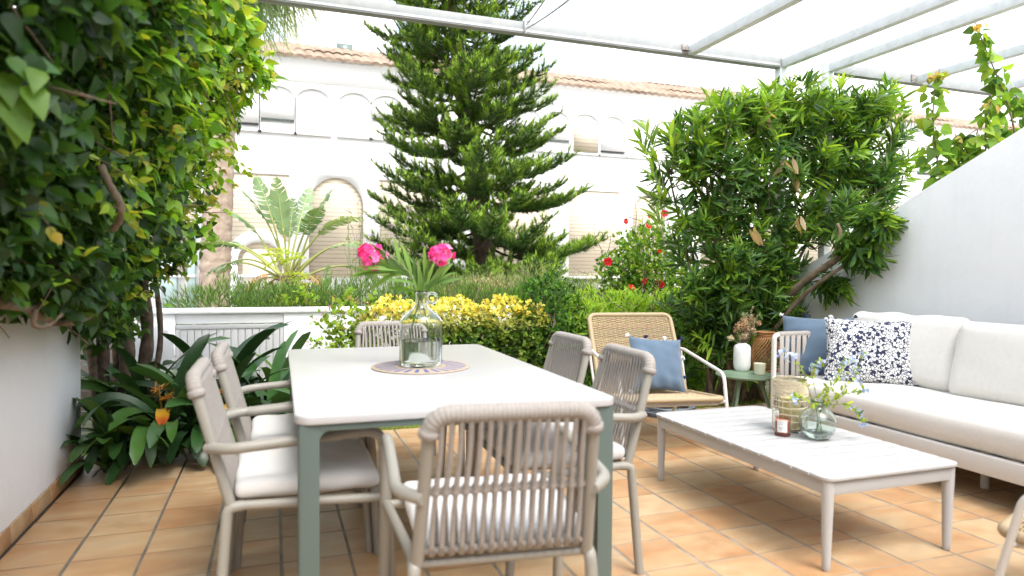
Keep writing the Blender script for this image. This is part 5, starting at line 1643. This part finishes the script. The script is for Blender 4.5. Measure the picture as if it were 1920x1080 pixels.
# tall palm
def palm():
    x, y = P(400, 500, y=11.5).x, 11.5
    o = empty('palm_tree', (x, y, 0), 0, 'tall fan palm whose trunk rises beside the creeper', 'tree')
    r = np.random.default_rng(9)
    m = MB(); zz = np.linspace(-.2, 6.4, 110)
    cx = .035 * zz
    m.tube(np.stack([.04 * zz - .02, 0 * zz, zz], 1), .235 - .006 * zz + .007 * np.sin(zz * 38) + r.normal(0, .003, 110), 26); m.build('trunk', M_palm_trunk, o, ang=180)
    m = MB(); ms = MB(); dead = MB()
    for k in range(40):
        az = r.random() * 2 * pi if k > 9 else r.uniform(-.9, .5); el = r.uniform(-.5, 1.2) if k > 9 else r.uniform(-.35, .5)
        L = r.uniform(.75, 1.1); b = np.array([.25, 0, 6.3 + r.uniform(-.2, .3)])
        d = np.array([cos(az) * cos(el), sin(az) * cos(el), sin(el)])
        e = b + d * L + (0, 0, -.12)
        ms.tube(curve([b, b + d * L * .5, e], 5), .014, 6)
        S_ = nrm(np.cross(d, (0, 0, 1.))); U = np.cross(S_, d)
        n_ = 34
        an = np.linspace(-1.9, 1.9, n_)
        tgt = m if el > -.3 or k < 10 else dead
        for a_ in an:
            dd = nrm(d * cos(a_) + S_ * sin(a_) + U * .12 * cos(a_ * 2))
            l = r.uniform(.65, .9); s = np.linspace(0, 1, 7)
            pts = e + dd[None] * (l * s)[:, None] + np.array([0, 0, -1]) * (l * .55 * s ** 2.4)[:, None]
            w_ = .017 * np.interp(s, [0, .4, 1], [.6, 1, .05]); sd = nrm(np.cross(dd, U + .3 * S_))
            V = np.concatenate([pts - sd * w_[:, None], pts + sd * w_[:, None]])
            col = np.array((.16, .24, .09) if tgt is m else (.42, .33, .20)) * r.uniform(.8, 1.3)
            if tgt is m and r.random() < .3: col = np.array((.34, .36, .16))
            tgt.add(V, [(i, i + 1, 8 + i, 7 + i) for i in range(6)], tuple(col))
    for (u, v, u2, v2, l) in ((455, -30, 560, 40, 1.05), (500, -40, 600, 20, .95), (440, -10, 500, 70, .95), (480, -60, 600, -10, 1.0), (430, 10, 450, 90, .8), (540, -50, 620, 40, .9)):
        e = np.array(P(u, v, y=11.3)[:]) - (x, y, 0); tp = np.array(P(u2, v2, y=11.0)[:]) - (x, y, 0)
        ms.tube(curve([(.25, 0, 6.4), (np.array((.25, 0, 6.4)) + e) / 2 + (0, 0, .15), e], 5), .014, 6)
        d = nrm(tp - e); U = np.array([0, -1., .2]); S_ = nrm(np.cross(d, U))
        for a_ in np.linspace(-1.3, 1.3, 36):
            dd = nrm(d * cos(a_) + S_ * sin(a_) + r.normal(0, .05, 3)); s = np.linspace(0, 1, 8)
            pts = e + dd[None] * (l * r.uniform(.8, 1.05) * s)[:, None] + np.array([0, 0, -1]) * (l * .5 * s ** 2.2)[:, None]
            w_ = .016 * np.interp(s, [0, .4, 1], [.6, 1, .05]); sd = nrm(np.cross(dd, U))
            m.add(np.concatenate([pts - sd * w_[:, None], pts + sd * w_[:, None]]), [(i, i + 1, 9 + i, 8 + i) for i in range(7)], tuple(np.array([(.16, .25, .09), (.30, .36, .16), (.11, .18, .06)][r.integers(3)]) * r.uniform(.85, 1.2)))
    m.build('fronds', M_leaf, o, ang=180); ms.build('frond_stalks', M_greenstem, o, ang=180)
    if dead.n: dead.build('dead_fronds', M_leafm, o, ang=180)
palm()

# the conifer (Norfolk pine habit)
def conifer():
    bx, by = 3.20, 10.0
    o = empty('conifer_tree', (bx, by, 0), 0, 'tall layered conifer with upswept fluffy branches in front of the building', 'tree')
    r = np.random.default_rng(23)
    def axis(z): return np.array([-.150 * z + .10, 0, z])
    m = MB(); zz = np.linspace(-.2, 9.5, 90)
    c = np.array([axis(z) for z in zz]); rad = np.interp(zz, [-.2, 1, 4, 7, 9.5], [.20, .17, .115, .06, .015])
    m.tube(c, rad * (1 + .06 * np.sin(zz * 17) + r.normal(0, .03, 90)), 18); m.build('trunk', M_bark, o, ang=180)
    mb_ = MB(); NP = []; ND = []; NC = []; NL = []; NN = []
    def rope(p, rad, old):
        """needles round a shoot"""
        seg = np.linalg.norm(np.diff(p, axis=0), axis=1); Ls = seg.sum()
        k = int(Ls * 270)
        if k < 3: return
        s = r.random(k); cs = np.concatenate([[0], np.cumsum(seg)]) / Ls
        pos = np.stack([np.interp(s, cs, p[:, q]) for q in range(3)], 1)
        j = np.clip(np.searchsorted(cs, s) - 1, 0, len(seg) - 1)
        T = nrm(np.diff(p, axis=0))[j]
        side = nrm(np.cross(T, r.normal(0, 1, (k, 3))))
        d = nrm(T * r.uniform(.25, 1.0, (k, 1)) + side * .85 + np.array([0, 0, .35]))
        tip = s[:, None]
        base = np.array([(.026, .07, .012), (.045, .105, .015), (.07, .15, .018)])[r.integers(0, 3, k)]
        yng = np.array([(.22, .36, .03), (.29, .42, .035), (.15, .27, .02)])[r.integers(0, 3, k)]
        f = np.clip((tip - .40) / .4, 0, 1) * (r.random((k, 1)) < .75)
        NP.append(pos); ND.append(d); NC.append(base * (1 - f) + yng * f); NL.append(r.uniform(.05, .115, k) * rad); NN.append(side)
    z = .35; w = 0
    while z < 9.3:
        nb = 9 if z < 6 else 7
        Lz = np.interp(z, [.3, 1.0, 1.8, 3.1, 5.2, 7, 9.3], [1.25, 1.55, 1.62, 1.42, 1.14, .75, .12])
        a0 = r.random() * 6.28
        for b in range(nb):
            az = a0 + 2 * pi * b / nb + r.normal(0, .2); L = Lz * r.uniform(.70, 1.15)
            d = np.array([cos(az), sin(az), 0]); zz0 = z + r.normal(0, .085)
            n_ = 12; t = np.linspace(0, 1, n_)
            rise = r.uniform(-.20, .0)
            p = axis(zz0) + d * (t * L)[:, None] + np.array([0, 0, 1]) * (L * (rise * t - .16 * np.sin(t * pi) * .6 + .15 * t ** 3))[:, None]
            p += lumps(p, .012, 8, 3)[:, None]
            mb_.tube(p, np.linspace(.022 * min(1, Lz), .006, n_), 6)
            rope(p[int(n_ * .62):], 1.0, 0)
            ns = int(L / .060)
            for q in range(ns):
                tt = .22 + .78 * (q + r.random()) / ns
                i = tt * (n_ - 1); i0 = int(min(i, n_ - 2)); pos = p[i0] + (p[i0 + 1] - p[i0]) * (i - i0)
                sgn = 1 if q % 2 else -1
                sd = np.array([-sin(az), cos(az), 0]) * sgn
                l = (.40 * (1 - tt) + .17) * min(1, .55 + .3 * Lz) * r.uniform(.7, 1.2)
                dr_ = nrm(d * .75 + sd * r.uniform(.5, 1.0) + np.array([0, 0, r.uniform(-.05, .35)]))
                ts = np.linspace(0, 1, 6)[:, None]
                cpt = pos + dr_ * l * ts + np.array([0, 0, 1]) * l * .38 * ts ** 2 + np.array([0, 0, -1]) * l * .10 * np.sin(ts * pi)
                mb_.tube(cpt, [.006, .005, .004, .004, .003, .002], 4)
                rope(cpt, 1.0, 0)
        z += .27 + .06 * r.random(); w += 1
    # upright shoots along the trunk
    for k in range(46):
        zz0 = r.uniform(.2, 3.2) if k < 30 else r.uniform(3, 8); az = r.uniform(-2.8, -.3)
        l = r.uniform(.16, .30); d = nrm(np.array([cos(az) * .9, sin(az) * .9, .9]))
        ts = np.linspace(0, 1, 6)[:, None]
        b = axis(zz0) + np.array([cos(az), sin(az), 0]) * r.uniform(.1, .45)
        rope(b + d * l * ts + np.array([0, 0, .4]) * l * ts ** 2, 1.15, 0)
    mb_.build('branches', M_bark, o, ang=180)
    Pn = np.concatenate(NP); D = np.concatenate(ND); C = np.concatenate(NC); Ln = np.concatenate(NL)[:, None]; N_ = np.concatenate(NN)
    x = nrm(np.cross(D, N_)) * .0066
    V = np.stack([Pn - x, Pn + x, Pn + D * Ln], 1).reshape(-1, 3)
    mm = MB(); mm.v.append(V); mm.c.append(np.repeat(C * 1.2, 3, 0)); mm.hascol = True
    mm.f.append((0, np.arange(len(V)).reshape(-1, 3))); mm.n = len(V)
    print('needles', len(Pn))
    mm.build('needles', mat('needle', (1, 1, 1), .5, spec=.35, attr=True, transl=.25), o, smooth=False)
conifer()

# the big oleander by the sloping wall
def oleander():
    org = np.array([4.1, 5.35, 0])
    o = empty('oleander_shrub', tuple(org), 0, 'huge oleander shrub with bare brown stems beside the sloping white wall', 'shrub')
    r = np.random.default_rng(31)
    px_ = .0047
    blobs = []
    for (u, v, ru, rv, yy, n_) in ((1320, 330, 95, 120, 4.95, 44), (1440, 290, 110, 120, 4.9, 56), (1560, 262, 110, 105, 4.85, 52), (1640, 280, 75, 105, 4.8, 34), (1600, 350, 90, 80, 4.8, 26), (1290, 265, 45, 50, 4.9, 12),
                                   (1375, 215, 70, 45, 4.85, 16), (1500, 190, 110, 40, 4.8, 24), (1620, 195, 70, 40, 4.75, 16), (1350, 480, 90, 130, 5.0, 44), (1450, 450, 110, 110, 4.95, 36), (1560, 400, 85, 70, 4.7, 16),
                                   (1400, 600, 95, 110, 5.0, 44), (1300, 600, 60, 90, 5.2, 24), (1480, 560, 60, 70, 4.85, 14)):
        p = P(u, v, y=yy); s_ = px_ * yy / 4.9
        blobs.append(((p.x, p.y, p.z), (ru * s_, .34, rv * s_), n_))
    for (u, v, ru, rv, n_) in ((1622, 478, .20, .13, 13), (1648, 425, .16, .12, 10), (1560, 540, .2, .10, 5)):
        p = P(u, v, x=4.37); blobs.append(((p.x, p.y, p.z), (.07, ru, rv), n_))
    ml = MB(); ms = MB(); P_all = []
    for bi, (c, rad, k) in enumerate(blobs):
        pts, nn, t = shell(int(k * ((2.15 if c[2] > 1.6 else 2.7) if bi < 15 else 2.4)), c, rad, 100 + bi, .6, .08, 4, 2.2)
        ok = ~((pts[:, 0] > 4.42) & (pts[:, 0] < 4.78) & (pts[:, 2] < 1.45) & (pts[:, 1] < 5.05))
        pts, nn = pts[ok], nn[ok]
        ax = nrm(nn * .75 + np.array([0, -.1, .75]) + r.normal(0, .3, nn.shape))
        if bi >= 15: ax = nrm(nn * .3 + np.array([.1, -.5, -.7]) + r.normal(0, .3, nn.shape))
        for p, a in zip(pts, ax):
            nl = r.integers(11, 19); L = r.uniform(.12, .24)
            s = np.sort(r.random(nl)) ** .8
            pos = p - a * L * (1 - s)[:, None]
            side = nrm(np.cross(a, r.normal(0, 1, (nl, 3))))
            d = nrm(a * (.30 + .8 * s)[:, None] + side * .75 + np.array([0, 0, -.12]))
            young_or_lit = r.random() < (.55 if p[2] > 2.2 else .28)
            cols = [(.18, .32, .03), (.25, .40, .045), (.13, .25, .025)] if young_or_lit else [(.055, .13, .025), (.08, .17, .03), (.04, .10, .026), (.11, .21, .035)]
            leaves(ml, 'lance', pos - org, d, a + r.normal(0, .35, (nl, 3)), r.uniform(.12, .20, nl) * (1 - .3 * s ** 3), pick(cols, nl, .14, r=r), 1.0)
            if bi < 15: P_all.append(p)
    # long shoots that stick out
    for (u, v, yy, dx) in ((1212, 243, 4.75, -.2), (1200, 262, 4.8, -.25), (1345, 185, 4.8, 0), (1700, 190, 4.6, .2), (1690, 185, 4.5, .25), (1445, 165, 4.7, 0), (1255, 240, 4.8, -.1), (1530, 150, 4.8, .05), (1215, 360, 4.8, -.2), (1225, 330, 4.8, -.2)):
        p = np.array(P(u, v, y=yy)[:]); a = nrm(np.array([dx * 2, -.05, .8])); b = p - a * .45
        ms.tube(curve([b - org - (0, 0, .1), (b + p) / 2 - org, p - org], 5), .003, 5)
        nl = 18; s = r.random(nl); pos = b + (p - b) * (.35 + .65 * s)[:, None]; side = nrm(np.cross(a, r.normal(0, 1, (nl, 3))))
        leaves(ml, 'lance', pos - org, nrm(a * .8 + side * .65), a + r.normal(0, .3, (nl, 3)), r.uniform(.13, .20, nl), pick([(.22, .35, .04), (.14, .26, .03)], nl, r=r), 1.0)
    # dead pale leaves
    for (u, v) in ((1435, 215), (1480, 300), (1488, 330), (1500, 410), (1408, 425)):
        p = np.array(P(u, v, y=4.6)[:]) - org
        leaves(ml, 'lance', p + r.normal(0, .02, (3, 3)), rdir(3, -1.6, r), rdir(3, 0, r), .16, (.42, .31, .18), 1.5)
    build_leaf(ml, 'foliage', o, M_leaf)
    # stems: rise from the stool, fork towards the shoots
    P_all = np.array(P_all); mains = []
    for k in range(30):
        b = np.array([r.uniform(3.75, 4.3), r.uniform(5.08, 5.4), -.05])
        tx = r.uniform(3.25, 5.2); e = np.array([tx, r.uniform(4.95, 5.3), r.uniform(1.6, 2.5)])
        md = b * .45 + e * .55; md[2] = e[2] * .5; md[0] = b[0] * .55 + e[0] * .45
        if e[0] > 4.4: md[2] += .15
        c = curve([b, md, e], 8); mains.append(c); ms.tube(c - org, np.linspace(.022, .008, len(c)), 7)
    allp = np.concatenate([c[5:] for c in mains])
    for p in P_all[::2]:
        q = allp[allp[:, 2] < p[2] - .05] if (allp[:, 2] < p[2] - .05).any() else allp
        j = np.argmin(np.linalg.norm((q - p) * (1.3, 1.3, .6), axis=1)); s = q[j]
        if np.linalg.norm(s - p) > .55: continue
        c = curve([s, (s + p) / 2 + (0, 0, -.04) + r.normal(0, .025, 3), p], 4); ms.tube(c - org, np.linspace(.006, .0028, len(c)), 5)
    def br(pix, xs, r0, r1):
        c = curve([np.array(P(u, v, x=xx)[:]) - org for (u, v), xx in zip(pix, xs)], 8)
        ms.tube(c, np.linspace(r0, r1, len(c)) * (1 + .08 * np.sin(np.arange(len(c)) * 1.4)), 9)
    br([(1400, 655), (1440, 590), (1500, 535), (1560, 492), (1600, 465), (1618, 430)], [4.05, 4.15, 4.25, 4.32, 4.38, 4.40], .036, .024)
    br([(1450, 620), (1500, 560), (1550, 520), (1580, 500)], [4.1, 4.2, 4.25, 4.3], .020, .014)
    br([(1560, 492), (1575, 440), (1570, 420)], [4.32, 4.36, 4.38], .018, .014)
    ms.build('stems', M_stem, o, ang=180)
oleander()

# vine shoots above the right wall
def vine(label, stems, seed, rng_leaf=(.075, .12)):
    r = np.random.default_rng(seed); org = np.array(stems[0][0]) * (1, 1, 0)
    o = empty('vine', tuple(org), 0, label, 'climbing plant', 'vine shoots above the sloping wall')
    ml = MB(); ms = MB()
    for s in stems:
        c = curve(s, 8) - org; ms.tube(c, np.linspace(.008, .003, len(c)), 6)
        L = np.linalg.norm(np.diff(c, axis=0), axis=1).sum(); k = int(L * 85)
        f = r.random(k); ii = (f * (len(c) - 1)).astype(int)
        off = nrm(r.normal(0, 1, (k, 3)) * (1, 1, .4)) * r.uniform(.02, .10, (k, 1)) * (1.15 - f[:, None] * .6)
        sz = r.uniform(*rng_leaf, k) * (1.1 - .55 * f ** 3)
        cc = pick([(.17, .29, .03), (.24, .36, .04), (.10, .20, .03)], k, .15, r=r)
        yt = (f > .94)[:, None]; cc = np.where(yt, pick([(.50, .36, .10), (.44, .42, .10)], k, .1, r=r), cc)
        leaves(ml, 'heart', c[ii] + off, nrm(off * 4 + rdir(k, -.9, r) * .8), rdir(k, .5, r) + np.array([0, -.8, .2]), sz, cc)
    ms.build('stems', M_stem, o, ang=180); build_leaf(ml, 'foliage', o)
def W_(u, v, y=3.75): return np.array(P(u, v, y=y)[:])
vine('heart-leaved vine shoot with yellow tip, left of the two above the sloping wall', [[W_(1768, 400), W_(1760, 320), W_(1750, 240), W_(1752, 170), W_(1762, 128)], [W_(1780, 380), W_(1785, 310), W_(1800, 270)], [W_(1800, 380), W_(1815, 310), W_(1790, 250)]], 71)
vine('heart-leaved vine shoot reaching highest at the right edge above the sloping wall', [[W_(1912, 300, 3.6), W_(1895, 215, 3.6), W_(1868, 140, 3.6), W_(1845, 85, 3.6), W_(1828, 40, 3.6)], [W_(1850, 330, 3.6), W_(1848, 240, 3.6), W_(1860, 190, 3.6)], [W_(1940, 300, 3.6), W_(1925, 220, 3.6), W_(1900, 170, 3.6)]], 72)
bush('vine_mass', 'leafy green mass of vine just behind the top of the sloping wall', 'climbing plant', [((5.15, 3.7, 1.95), (.35, .3, .35)), ((5.7, 3.5, 2.2), (.4, .3, .35))], 'heart', .10, [(.12, .23, .025), (.18, .30, .035), (.06, .14, .02)], 520, seed=73, up=0, depth=.6, stems=4, zmin=1.2)
